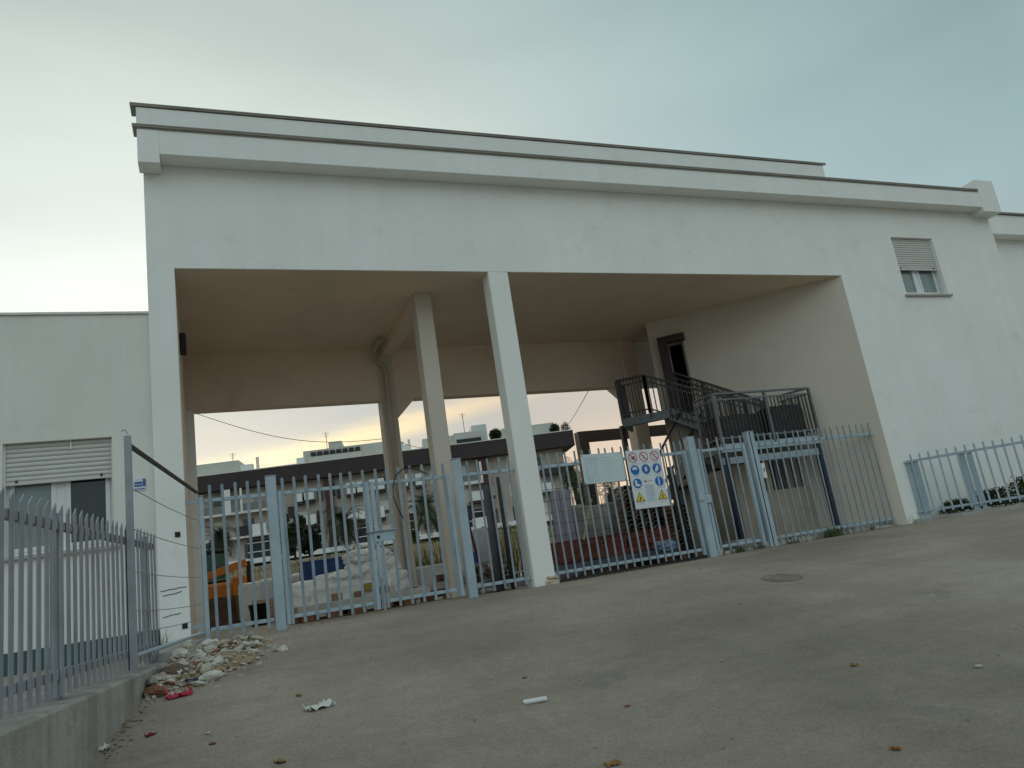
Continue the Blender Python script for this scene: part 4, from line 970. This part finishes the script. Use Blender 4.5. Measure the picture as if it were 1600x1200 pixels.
for i, (x0, x1, Y, z, lb) in enumerate(((1.2, 3.3, 12.2, GZ + .13, 'pale concrete beam lying in front of the sheeted load'), (3.2, 4.4, 12.55, GZ + .16, 'pale concrete beam by the inner pillar'))):
    t = thing('concrete_beam', lb, 'beam', 'concrete beams on bricks', (0, 0, 0)); MB().box(x0, x1, Y, Y + .22, z, z + .12, .01).build('beam', mat('pale_concrete', (.46, .43, .38), .9, .15, 4), t)
    for j in range(int((x1 - x0) / .4)): MB().box(x0 + .05 + j * .4, x0 + .25 + j * .4, Y + .02, Y + .2, GZ, z - .001, .005).build('brick', stone_ms[3], t)
for i, (px, lb) in enumerate(((611, 'terracotta pot left of the drain pipe foot'), (644, 'terracotta pot right of the rear inner pillar'))):
    q = onY(px, 915, 14.8); t = thing('terracotta_pot', lb, 'pot', 'pots by the rear inner pillar', (q.x, 14.8, GZ)); MB().lathe([(.07, 0), (.10, .2), (.115, .2), (.115, .24), (.095, .24), (.08, .05)], 14).build('pot', mat('terracotta', (.30, .10, .05), .85), t, True)
# right of the inner pillar
q = onY(678, 890, 15.8); tag(MB().box(-.35, .35, -.3, .3, 0, .62, .03).build('white_bin', mat('bin_white', (.55, .54, .50), .8, .1, 4)), 'white box between the two inner pillars', 'box').location = (q.x, 15.8, GZ)
q = onY(682, 893, 14.4); o = tag(link('boulder', rock_mesh(41, mat('dark_rock', (.10, .095, .09), .95, .3, 9, .6, 40), .9, 2, .3), None, (q.x, 14.4, GZ + .13)), 'dark grey boulder between the two inner pillars', 'stone'); o.scale = (.2, .17, .22)
q = onY(695, 890, 14.5); t = thing('crate', 'reddish brown crate beside the inner pillar', 'crate', None, (q.x, 14.5, GZ))
for j in range(4): MB().box(-.16, .16, -.16, -.14, .01 + j * .1, .09 + j * .1).build('slat', mat('red_wood', (.13, .05, .035), .85), t)
MB().box(-.15, .15, -.139, .15, .0, .40).build('inner', mat('red_wood', (.13, .05, .035), .85), t)
tuft('tall yellow-green grass behind the white box', onY(665, 860, 17).x, 17, 260, 1.15, .45, 51, GZ, dry_m, .03, .4)
tuft('tall dry grass behind the big pale sack', onY(760, 830, 17).x, 17, 260, 1.3, .5, 52, GZ, dry_m, .03, .4)
# clutter between post and central pillar
q = onY(747, 850, 13.2); tag(soft('big_sack', (.55, .5, .95), mat('sack_grey', (.42, .42, .40), .8, .1, 6), None, (q.x, 13.2, GZ + .18), .07, 8, 3, .3, 3), 'tall pale sack left of the central pillar', 'sack')
q = onY(736, 860, 12.9); t = thing('blue_board', 'bright blue board leaning against the tall pale sack', 'board', None, (q.x, 12.9, GZ + .2)); MB().box(-.05, .07, -.01, .01, 0, .5, .004, Matrix.Rotation(rad(8), 4, 'Y')).build('board', mat('bright_blue', (.02, .14, .50), .5), t)
q = onY(752, 882, 12.6); tag(MB().box(-.14, .14, -.12, .12, 0, .18, .01).build('teal_box', mat('teal_box', (.01, .11, .15), .5)), 'small teal box at the foot of the tall pale sack', 'box').location = (q.x, 12.6, GZ + .22)
dp = thing('debris_heap', 'heap of broken boards and plaster left of the central pillar', 'rubble', None, (4.2, 12.15, GZ)); rn = random.Random(3)
for i in range(46):
    o = link('stone', rocks[rn.randrange(24)], dp, (rn.uniform(-.5, .45), rn.uniform(-.3, .5), rn.uniform(.0, .42))); s_ = rn.uniform(.05, .12); o.scale = (s_ * 1.3, s_, s_ * .8); o.rotation_euler = (rn.random(), rn.random(), rn.random() * 6)
for i in range(9):
    M = Matrix.Translation((rn.uniform(-.4, .4), rn.uniform(-.3, .4), .12 + i * .045)) @ Matrix.Rotation(rn.uniform(-.5, .5), 4, 'Z') @ Matrix.Rotation(rn.uniform(-.12, .12), 4, 'Y')
    MB().box(-.4, .4, -.05, .05, 0, .022, 0, M).build('plank', (wood, conc, galv_d)[i % 3], dp)
# corrugated sheets standing against the central pillar
def corr(label, x, y, wd, z0, z1, rz, m, amp=.018, pitch=.076):
    t = thing('corrugated_sheet', label, 'sheet', 'corrugated sheets behind the gate', (x, y, 0), rz); b = MB(); n = int(wd / pitch * 6)
    for i in range(n + 1): xx = -wd / 2 + wd * i / n; yy = amp * math.sin(2 * math.pi * i / 6); b.v += [(xx, yy, z0), (xx, yy, z1)]
    b.f = [(2 * i, 2 * i + 2, 2 * i + 3, 2 * i + 1) for i in range(n)]
    o = b.build('sheet', m, t, True); md = o.modifiers.new('thickness', 'SOLIDIFY'); md.thickness = .004; return t
greysh = mat('sheet_grey', (.105, .11, .115), .6, .2, 4)
corr('dark grey corrugated sheet standing left of the central pillar', 4.35, 11.75, .5, GZ, 1.30, rad(55), greysh)
corr('second dark corrugated sheet standing behind the first', 4.62, 11.9, .55, GZ, 1.42, rad(70), mat('sheet_dark', (.06, .06, .062), .6, .2, 4), .03, .09)
q0, q1 = onY(722, 783, 12.6), onY(738, 832, 12.6); t = thing('red_plank', 'dark red plank leaning right of the second gate post', 'plank'); MB().bar((q0.x, 12.6, q0.z + .1), (q1.x + .05, 12.5, GZ + .2), .06, .03).build('plank', mat('red_wood', (.13, .05, .035), .85), t)
# behind the wide gate: red formwork panels on a steel beam
fm = thing('formwork_stack', 'stack of red-brown formwork panels on a grey beam behind the wide gate', 'formwork', None, (6.55, 12.15, GZ))
x = -1.42
for j in range(2): MB().box(-1.45, 1.55, .02 + .35 * j, .14 + .35 * j, .10, .26, .006).build('beam', mat('beam_slate', (.10, .12, .14), .6, .2, 5), fm)
for k_ in range(3):
    for i in range(6):
        x = -1.40 + i * .48 + random.uniform(-.015, .015); MB().box(x, x + .465, .0 + random.uniform(-.02, .02), .55, .265 + k_ * .12, .378 + k_ * .12, .006).build('panel', redb, fm)
for i in range(6): MB().box(-1.38 + i * .48, -.92 + i * .48, -.01, .5, .628, .645, .003).build('top_board', mat('red_top', (.26, .03, .03), .7, .2, 5), fm)
q = onY(1040, 853, 11.75); tag(soft('blue_bag', (.42, .3, .2), mat('blue_white_bag', (.24, .32, .46), .5, .2, 8, grime=((.03, .05, .14), 7, .55, .6)), None, (q.x, 11.75, q.z - .1), .12, 12, 3, .2), 'crumpled blue and white bag on the beam by the wide gate', 'bag')
# wrapped pallets of blocks and stored items further back
for i, (px, py, Y, dx, hz_, m_, lb) in enumerate(((925, 838, 14.6, .75, 1.0, mat('pale_pack', (.36, .34, .31), .6, .25, 5), 'pale wrapped pack of blocks behind the notice board'), (962, 835, 15.2, .8, 1.05, mat('grey_pack', (.26, .26, .25), .6, .25, 5), 'grey wrapped pack of blocks left of the safety sign'), (1012, 825, 14.8, .9, .85, mat('dull_pack', (.24, .23, .21), .7, .25, 5), 'grey wrapped pack of blocks under the safety sign'))):
    q = onY(px, py, Y); t = thing('block_pack', lb, 'pack', 'wrapped packs of blocks behind the wide gate', (q.x, Y, GZ), .1 * i)
    soft('wrapping', (dx, .7, hz_ + .25), m_, t, (0, 0, .13), .025, i * 4.2, 3, 0, 9)
    for j in range(3): MB().box(-dx / 2, dx / 2, -.35 + j * .3, -.25 + j * .3, 0, .13).build('runner', wood, t)
for i, (px, Y, wd, z1, c_, lb) in enumerate(((876, 13.4, .42, 1.25, (.30, .28, .33), 'lilac grey insulation sheets standing right of the central pillar'), (901, 13.9, .5, .98, (.30, .28, .25), 'pale stone column drum standing behind the wide gate'))):
    q = onY(px, 800, Y); t = thing('stored_panel', lb, 'panel', None, (q.x, Y, GZ))
    if i == 0:
        for j in range(4): MB().box(-wd / 2 + .02 * j, wd / 2, -.02 + .05 * j, .02 + .05 * j, 0, z1 + .4 - .03 * j, .004, Matrix.Rotation(rad(2), 4, 'Y')).build('sheet', mat('lilac', c_, .8, .1, 5), t)
    else: MB().lathe([(.24, 0), (.26, .1), (.17, .2), (.18, .7), (.14, 1.2), (.2, 1.28), (.17, 1.36)], 18).build('drum', mat('pale_col', c_, .85, .15, 6), t, True)
q0, q1 = onY(932, 778, 12.1), onY(908, 845, 12.1); tag(MB().tube([(q0.x, 12.3, q0.z), (q1.x, 12.0, q1.z)], .018, 7).build('yellow_pole', mat('yellow_stick', (.45, .40, .12), .7)), 'yellowish pole leaning under the notice board', 'pole')
# wire mesh panel
mp_ = thing('mesh_panel', 'rusty welded mesh panel standing behind the wide gate', 'mesh', None, (5.3, 11.85, GZ + .35))
wm = mat('mesh_wire', (.10, .08, .07), .7)
for i in range(11): MB().tube([(i * .2, 0, 0), (i * .2, 0, 1.2)], .005, 5).build('wire', wm, mp_)
for i in range(7): MB().tube([(0, -.008, i * .2), (2.0, -.008, i * .2)], .005, 5).build('wire', wm, mp_)
# stacks of roof tiles
tile_ms = [mat('tile_dark', (.13, .095, .075), .9, .4, 6), mat('tile_red', (.20, .095, .06), .9, .35, 6), mat('tile_pale', (.26, .21, .17), .9, .3, 6)]
def tile_me(m):
    b = MB(); n = 6; vs = []
    for r in (.085, .072):
        for z in (0, .42): vs += [(r * math.cos(math.pi * k / n), z, r * math.sin(math.pi * k / n)) for k in range(n + 1)]
    q = n + 1; fs = []
    for k in range(n): fs += [(k, k + 1, q + k + 1, q + k), (2 * q + k, 3 * q + k, 3 * q + k + 1, 2 * q + k + 1), (k, 2 * q + k, 2 * q + k + 1, k + 1), (q + k, q + k + 1, 3 * q + k + 1, 3 * q + k)]
    fs += [(0, q, 3 * q, 2 * q), (n, 2 * q + n, 3 * q + n, q + n)]
    b.add(vs, fs); return b.mesh('tile', m)
tiles = [tile_me(m) for m in tile_ms]
rn = random.Random(9)
for lb, x0, Y, nx2, nz2, mi in (('tall dark stack of curved roof tiles right of the safety sign', 7.55, 12.7, 4, 17, (0, 0, 2)), ('stack of reddish curved roof tiles behind the pedestrian gate', 8.55, 12.6, 2, 11, (1, 1, 2)), ('dark stack of curved roof tiles behind the reddish one', 8.3, 13.4, 3, 16, (0, 0, 1))):
    t = thing('tile_stack', lb, 'roof tiles', 'stacks of roof tiles', (x0, Y, GZ))
    MB().box(-.1, nx2 * .19, 0, .44, 0, .13, .005).build('base', wood, t)
    for i in range(nx2):
        for k_ in range(nz2):
            o = link('tile', tiles[rn.choice(mi)], t, (i * .185 + rn.uniform(-.012, .012), rn.uniform(-.03, .03), .135 + k_ * .083)); o.rotation_euler = (rn.uniform(-.05, .05), rn.uniform(-.06, .06), rn.uniform(-.04, .04))
for i, (px, z1, lb) in enumerate(((1062, 1.35, 'dark plank standing between the safety sign and the gate post'), (1078, 1.2, 'second dark plank standing by the gate post'))):
    q = onY(px, 780, 12.2); t = thing('standing_plank', lb, 'plank', 'dark planks standing behind the wide gate', (q.x - .25 * i, 12.2, GZ)); MB().box(-.07, .07, -.02, .02, 0, z1 + .42, .004, Matrix.Rotation(rad(-4), 4, 'X')).build('plank', mat('plank_dark', (.05, .045, .04), .85), t)
# pergola frame, white columns and wires behind
pf = thing('pergola_frame', 'dark brown steel frame rising behind the wide gate', 'frame')
YP = 20.0; q = onY(915, 690, YP); zt = onY(930, 672, YP).z
MB().box(q.x - .2, q.x + .12, YP, YP + .3, GZ, zt, .01).build('post', brownst, pf)
MB().box(q.x + .121, q.x + 7, YP, YP + .3, zt - .32, zt, .01).build('beam', brownst, pf)
MB().box(q.x + 6.7, q.x + 7, YP, YP + .3, GZ, zt - .321, .01).build('post', brownst, pf)
def wire(label, pa, pb, sag, r=.006):
    b = MB(); b.tube([pa.lerp(pb, i / 16) - Vector((0, 0, sag * math.sin(math.pi * i / 16))) for i in range(17)], r, 5)
    return tag(b.build('overhead_wire', rubber), label, 'wire', 'thin wires under the portico')
wire('thin wire sagging from the left pier to the rear inner pillar', onY(303, 645, 15.4), onY(612, 684, 15.5), .30)
wire('thin wire from the rear inner pillar towards the far roof', onY(612, 684, 15.5), onY(662, 700, 18), .05)
wire('thin wire slanting down above the right end of the far roof', onY(922, 606, 15.6), onY(880, 672, 40), .1, .01)

# ------------------------------------------------------------------ apartment block on the hillside
K0 = Vector((-.7, 99.8, 0)); K1 = Vector((46.1, 88.5, 0)); UD = (K1 - K0).normalized(); ND = Vector((UD.y, -UD.x, 0))   # ND faces the camera
AM = Matrix(((UD.x, ND.x, 0, K0.x), (UD.y, ND.y, 0, K0.y), (0, 0, 1, 0), (0, 0, 0, 1)))                                   # local x along, y towards the camera
UL = (K1 - K0).length
apt = thing('apartment_block', 'long three-storey apartment block with a dark brown roof edge on the hillside', 'building')
cream = mat('apt_wall', (.40, .355, .305), .85, .08, .4); creamp = mat('apt_shutter', (.56, .53, .45), .7, .06, .6); balw = mat('apt_balcony', (.74, .76, .74), .6, .03, .6)
brown = mat('apt_brown', (.042, .032, .034), .7, .15, .5); dred = mat('apt_red', (.085, .035, .032), .8, .15, .6); slabw = mat('apt_slab', (.70, .68, .62), .7); darkw = mat('apt_dark', (.02, .02, .022), .5); greyp = mat('apt_grey', (.20, .20, .19), .6)
WALLN = ND; WP = K0 - ND * 1.2
def ap(px, py):
    q = onPlane(px, py, WP, ND); l = q - K0; return l.dot(UD), q.z
def lb_(x0, x1, y0, y1, z0, z1, name, m, parent=apt, c=0):
    return MB().box(x0, x1, y0, y1, z0, z1, c, AM).build(name, m, parent)
FL = [4.75, 7.85, 10.95]                      # floor levels
bays = []
u = -9.0
while u < UL - 3: bays.append(u); u += 3.4
# wall with window openings
xs = [-14] + sorted([v for u in bays for v in (u, u + 1.5)]) + [UL - 1.6]; zs = [2.4] + [v for f in FL for v in (f + .5, f + 2.35)] + [13.95]
def asolid(x, z): return not (any(u < x < u + 1.5 for u in bays) and any(f + .5 < z < f + 2.35 for f in FL))
b = wallgrid(xs, zs, asolid, -1.2, -1.5); b.v = [tuple(AM @ Vector(v)) for v in b.v]; b.f = [f[::-1] for f in b.f]; b.build('wall', cream, apt)
lb_(-14, UL - 1.6, -13, -12.7, 2.4, 13.95, 'rear_wall', cream); lb_(UL - 1.9, UL - 1.61, -12.7, -1.5, 2.4, 13.95, 'side_wall', cream); lb_(-14, UL - 1.9, -2.4, -2.3, 2.4, 13.95, 'dark_interior', darkw)
rn = random.Random(4)
for u in bays:
    for f in FL:
        wn = MB().box(u, u + .06, -1.46, -1.38, f + .5, f + 2.35, 0, AM).box(u + 1.44, u + 1.5, -1.46, -1.38, f + .5, f + 2.35, 0, AM).box(u + .06, u + 1.44, -1.46, -1.38, f + .5, f + .56, 0, AM).box(u + .06, u + 1.44, -1.46, -1.38, f + 2.29, f + 2.35, 0, AM).build('window', slabw, apt)
        lb_(u + .06, u + 1.44, -1.44, -1.42, f + .56, f + 2.29, 'pane', glass, wn)
        if rn.random() < .55: lb_(u + .02, u + 1.48, -1.34, -1.26, f + .5 + 1.85 * rn.choice((0, 0, .3, .5)), f + 2.33, 'shutter', creamp, wn)
# roof slab with deep fascia
lb_(-16, UL, -14, 0, 13.95, 16.0, 'roof', brown, apt, .03)
lb_(-16.02, UL + .02, -14.02, .02, 16.003, 16.12, 'roof_edge', slabw)
def el(cx, cy, w_, h_, y0, y1, name, m, par=apt):
    u, z = ap(cx, cy); k = 12.2; return lb_(u - w_ / k / 2, u + w_ / k / 2, y0, y1, z - h_ / k / 2, z + h_ / k / 2, name, m, par), (u, z)
def balcony(cx, cy, w_, h_):
    o, (u, z) = el(cx, cy, w_, h_, -.35, -.28, 'balcony', balw); k = 12.2
    lb_(u - w_ / k / 2 - .1, u + w_ / k / 2 + .1, -1.2, -.25, z - h_ / k / 2 - .34, z - h_ / k / 2 - .02, 'slab', brown, o)  # dark brown slab also paints the shadow band below the balcony
    lb_(u - w_ / k / 2, u - w_ / k / 2 + .06, -1.2, -.351, z - h_ / k / 2, z + h_ / k / 2, 'side', balw, o); lb_(u + w_ / k / 2 - .06, u + w_ / k / 2, -1.2, -.351, z - h_ / k / 2, z + h_ / k / 2, 'side', balw, o)
for a_ in ((467.5, 777, 11, 16), (484, 773.5, 14, 16), (549, 764, 13, 17), (563, 762, 9, 16), (582, 758.5, 9, 16), (595, 757, 11, 17), (632, 752, 10, 18), (656, 750, 14, 18), (471, 815, 12, 14), (487.5, 812.5, 15, 15), (550, 805, 20, 16), (566, 803.5, 9, 16), (596.5, 800.5, 9, 17), (640, 795, 12, 16), (748, 775, 30, 15), (751, 817, 26, 16), (855, 762, 20, 14), (407, 827, 20, 16)): balcony(*a_)
for a_ in ((345, 840, 24, 14), (430, 815, 10, 18), (455, 800, 8, 16), (575, 800, 6, 18), (610, 770, 8, 18), (735, 800, 8, 20), (500, 774, 7, 17), (530, 769.5, 6, 17), (384, 832, 27, 20), (500, 808, 7, 20)): el(*a_, -1.19, -.9, 'brown_panel', brown)
for cx, w_ in ((517, 12), (763, 16)):
    u, z = ap(cx, 790); lb_(u - w_ / 24.4, u + w_ / 24.4, -1.19, -.45, 2.4, 13.94, 'column', dred)
# open loggia at the left end
u0, _ = ap(306, 795); u1, _ = ap(433, 778); lb_(u0 - 6, u1, -1.19, -.1, 10.78, 11.05, 'loggia_slab', slabw); lb_(u0 - 6, u1, -.2, -.12, 11.051, 12.0, 'loggia_glass', greyp); lb_(u0 - 6, u1, -1.19, -.1, 7.75, 7.98, 'loggia_slab', slabw)
for cx, w_ in ((357, 12), (380, 3)): u, _ = ap(cx, 785); lb_(u - w_ / 24, u + w_ / 24, -.1, -.02, 10.8, 13.94, 'loggia_post', balw)
u0, _ = ap(722, 740); u1, _ = ap(752, 737); lb_(u0, u1, -1.19, -.1, 10.6, 11.0, 'loggia_slab', slabw); lb_(u0, u1, -.2, -.12, 11.01, 12.1, 'loggia_glass', greyp); lb_(u1 - .3, u1, -.3, -.05, 11.01, 13.4, 'loggia_post', balw)
u0, _ = ap(842, 728); u1, _ = ap(884, 722); lb_(u0, u1 + .6, -1.19, .1, 10.5, 11.3, 'loggia_slab', brown)
# ground floor: white parapet band over dark garages
lb_(-14, UL - 2, -1.19, -.2, 4.55, 5.15, 'parapet_band', balw)
lb_(-14, UL - 2, -1.195, -1.0, 3.5, 4.549, 'garage_strip', darkw)
for cx in (330, 404, 440, 490, 575, 640, 700, 745): 
    u, _ = ap(cx, 850); lb_(u - 1.3, u + 1.3, -1.195, -1.1, 5.2, 7.4, 'shop_window', darkw); lb_(u - 1.3, u + 1.3, -1.1, -1.0, 7.0, 7.12, 'window_bar', balw); lb_(u - 1.3, u + 1.3, -1.1, -1.0, 5.9, 6.0, 'window_bar', balw)
# roof-top structures
pent = mat('apt_pent', (.52, .52, .47), .8, .06, .6)
def top(px0, px1, pyb, h, y0=-8, y1=-3.0, name='penthouse', m=pent):
    P_ = K0 + ND * y1
    a_ = onPlane(px0, pyb, P_, ND); c_ = onPlane(px1, pyb, P_, ND)
    return (a_ - K0).dot(UD), (c_ - K0).dot(UD), lb_((a_ - K0).dot(UD), (c_ - K0).dot(UD), y0, y1, 16.121, 16.121 + h, name, m)
top(250, 374, 740, 1.9); top(474, 602, 715, 2.0); top(514, 535, 704, 2.9, -7.5, -3.4, 'lift_house', pent)
top(660, 722, 690, 1.7); a_, c_, _o = top(710, 757, 690, 1.9, -7.8, -2.8); lb_(a_ + .3, c_ - .4, -2.79, -2.7, 16.5, 17.1, 'dark_opening', darkw, _o); top(738, 762, 682, 2.8, -7.5, -3.4, 'lift_house', mat('apt_pale', (.6, .64, .62), .7)); top(785, 868, 680, 1.8)
a_, c_, _o = top(480, 566, 715, 1.1, -3.0, -2.7, 'terrace_screen', pent)
for i in range(8): lb_(a_ + .5 + i * .82, a_ + 1.12 + i * .82, -2.9, -2.66, 17.25, 17.8, 'opening', darkw)
for px, h in ((393, .9), (402, 1.7), (632, 1.4), (643, 1.6)): top(px - 2, px + 2, 725, h, -1.9, -1.3, 'chimney', slabw)
for px, w_ in ((385, 18), (470, 12), (637, 12)): top(px - w_ / 2, px + w_ / 2, 730, .9, -2.4, -1.2, 'roof_vent', balw)
for px, h in ((364, 3.1), (513, 4.4), (732, 4.8)):
    P_ = K0 - ND * 4; q = onPlane(px, 720, P_, ND); u = (q - K0).dot(UD)
    ant = MB().tube([AM @ Vector((u, -4, 16.1)), AM @ Vector((u, -4, 16.1 + h))], .045, 6).build('antenna', greyp, apt)
    for k_ in range(3): MB().tube([AM @ Vector((u - .45 + .1 * k_, -4, 16 + h - .25 * k_)), AM @ Vector((u + .45 - .1 * k_, -4, 16 + h - .25 * k_))], .018, 4).build('element', greyp, ant)
# plants on the roof
for px, n, r, lb in ((774, 1500, .75, 'round bush on the roof terrace right of centre'), (868, 700, .6, 'bush at the right end of the far roof'), (885, 260, .6, 'sparse plant at the right corner of the far roof')):
    P_ = K0 - ND * 1.5; q = onPlane(px, 680, P_, ND); u = (q - K0).dot(UD); c0 = AM @ Vector((u, -1.5, 16.12)); rn = random.Random(px); b = MB()
    t = thing('roof_plant', lb, 'bush', 'plants on the far roof', c0)
    for j in range(n):
        d = Vector((rn.gauss(0, 1), rn.gauss(0, 1), rn.gauss(0, 1))).normalized(); c = Vector((0, 0, r * 1.05)) + d * r * (rn.random() ** .6) * 1.05; e = d.cross(Vector((rn.random(), rn.random(), .3))).normalized()
        b.add([c - e * .06, c + e * .06, c + d * .22 + e * .03 + Vector((0, 0, rn.uniform(-.1, .1)))], [(0, 1, 2)])
    b.build('leaves', leafd, t); MB().tube([(0, 0, 0), (0, 0, r)], .05, 5).build('stem', trunkm, t)
# ------------------------------------------------------------------ trees between the portico and the apartments
def tree(label, px, py, Y, rx, rz, kind, seed, zc=None):
    q = onY(px, py, Y); g = hill(q.x, Y) if Y > 27 else GZ; rn = random.Random(seed); hc = q.z - g
    t = thing('palm_tree' if kind == 'palm' else 'tree', label, 'tree', 'trees before the apartment block', (q.x, Y, g))
    if kind == 'palm':
        MB().tube([(0, 0, -.3), (.05, 0, hc * .5), (0, 0, hc)], .2, 8, .14).build('trunk', trunkm, t)
        b = MB()
        for i in range(58):
            a = rn.uniform(0, 6.283); el0 = rn.uniform(-.9, 1.35); ln = rx * rn.uniform(.8, 1.25)
            d = Vector((math.cos(a), math.sin(a), 0)); p = Vector((0, 0, hc)); sl = el0; pts = [p]
            for k_ in range(6): p = p + (d * math.cos(sl) + Vector((0, 0, math.sin(sl)))) * ln / 6; sl -= .33; pts.append(p)
            sd = Vector((-d.y, d.x, 0))
            for k_ in range(6):
                for f in (0, .33, .66):
                    c = pts[k_].lerp(pts[k_ + 1], f); l_ = .34 * rx / 1.6 * (1 - .5 * abs(k_ - 2) / 4)
                    for sg_ in (-1, 1):
                        e = c + sd * sg_ * l_ + (pts[k_ + 1] - pts[k_]) * .6 + Vector((0, 0, -.25 * l_)); b.add([c, c + (pts[k_ + 1] - pts[k_]) * .16, e], [(0, 1, 2)])
        b.build('crown', leafd, t); 
        b = MB()
        for i in range(14):
            a = rn.uniform(0, 6.283); d = Vector((math.cos(a), math.sin(a), 0)); p = Vector((0, 0, hc)); b.add([p, p + d * rx * .3 + Vector((0, 0, -rz * .5)), p + d * rx * .42 + Vector((.06, .06, -rz * .9))], [(0, 1, 2)])
        b.build('dry_fronds', leafy, t)
    else:
        limbs = []; b = MB(); b.tube([(0, 0, -.3), (.03, .02, hc * .6), (0, 0, hc)], .16, 8, .07)
        for i in range(9):
            a = i * 2.4; z0 = hc * rn.uniform(.45, .95); e = Vector((math.cos(a) * rx * .7, math.sin(a) * rx * .7, z0 + rn.uniform(.2, .8) * rz * .6)); b.tube([(0, 0, z0), e * .5 + Vector((0, 0, z0 * .5 + .1)), e], .06, 5, .015); limbs.append(e)
        b.build('trunk', trunkm, t); b = MB()
        cl = [Vector((rn.gauss(0, .45) * rx, rn.gauss(0, .45) * rx, hc + rn.uniform(-1, 1) * rz * .8)) for _ in range(16)] + limbs
        for c0 in cl:
            rr = rx * rn.uniform(.22, .42)
            for j in range(95):
                d = Vector((rn.gauss(0, 1), rn.gauss(0, 1), rn.gauss(0, 1))).normalized(); c = c0 + d * rr * rn.uniform(.4, 1.1); e = d.cross(Vector((rn.random() - .5, rn.random() - .5, rn.random() - .5))).normalized(); s_ = rn.uniform(.06, .12)
                b.add([c, c + e * s_ + d * s_ * .5, c + d * s_ * 1.7, c - e * s_ + d * s_ * .5], [(0, 1, 2, 3)])
        b.build('crown', leafd, t)
    return t
tree('small palm behind the left gate panel above the loader', 343, 838, 55, 1.7, 1.8, 'palm', 1)
tree('slim dark tree just right of the thick gate post', 458, 832, 52, .75, 1.5, 'tree', 2)
tree('dark tree with low branches beside the slim one', 482, 846, 54, .7, .9, 'tree', 3)
tree('broad palm in front of the dark red column', 537, 815, 52, 2.1, 2.2, 'palm', 4)
tree('broad palm seen between the two inner pillars', 664, 792, 50, 2.2, 2.4, 'palm', 5)
tree('dark bush by the rear inner pillar', 640, 850, 50, .6, .9, 'tree', 6)
tree('dark palm right of the central pillar beside the apartment end', 893, 735, 46, 1.6, 1.8, 'palm', 7)
tree('palm against the glowing sky under the notice board', 912, 762, 36, 1.3, 1.3, 'palm', 8)
tree('palm against the glowing sky left of the safety sign', 955, 768, 34, 1.3, 1.3, 'palm', 9)
# dry grass on the bank
b = blades(9000, lambda r: (r.uniform(-6, 26), 28 + 9 * r.random() ** 1.3), .24, .03, .9, 77, None, hill)
o = b.build('dry_grass', dry_m); o['kind'] = 'stuff'; o['label'] = 'dry yellow-green grass on the earth bank'
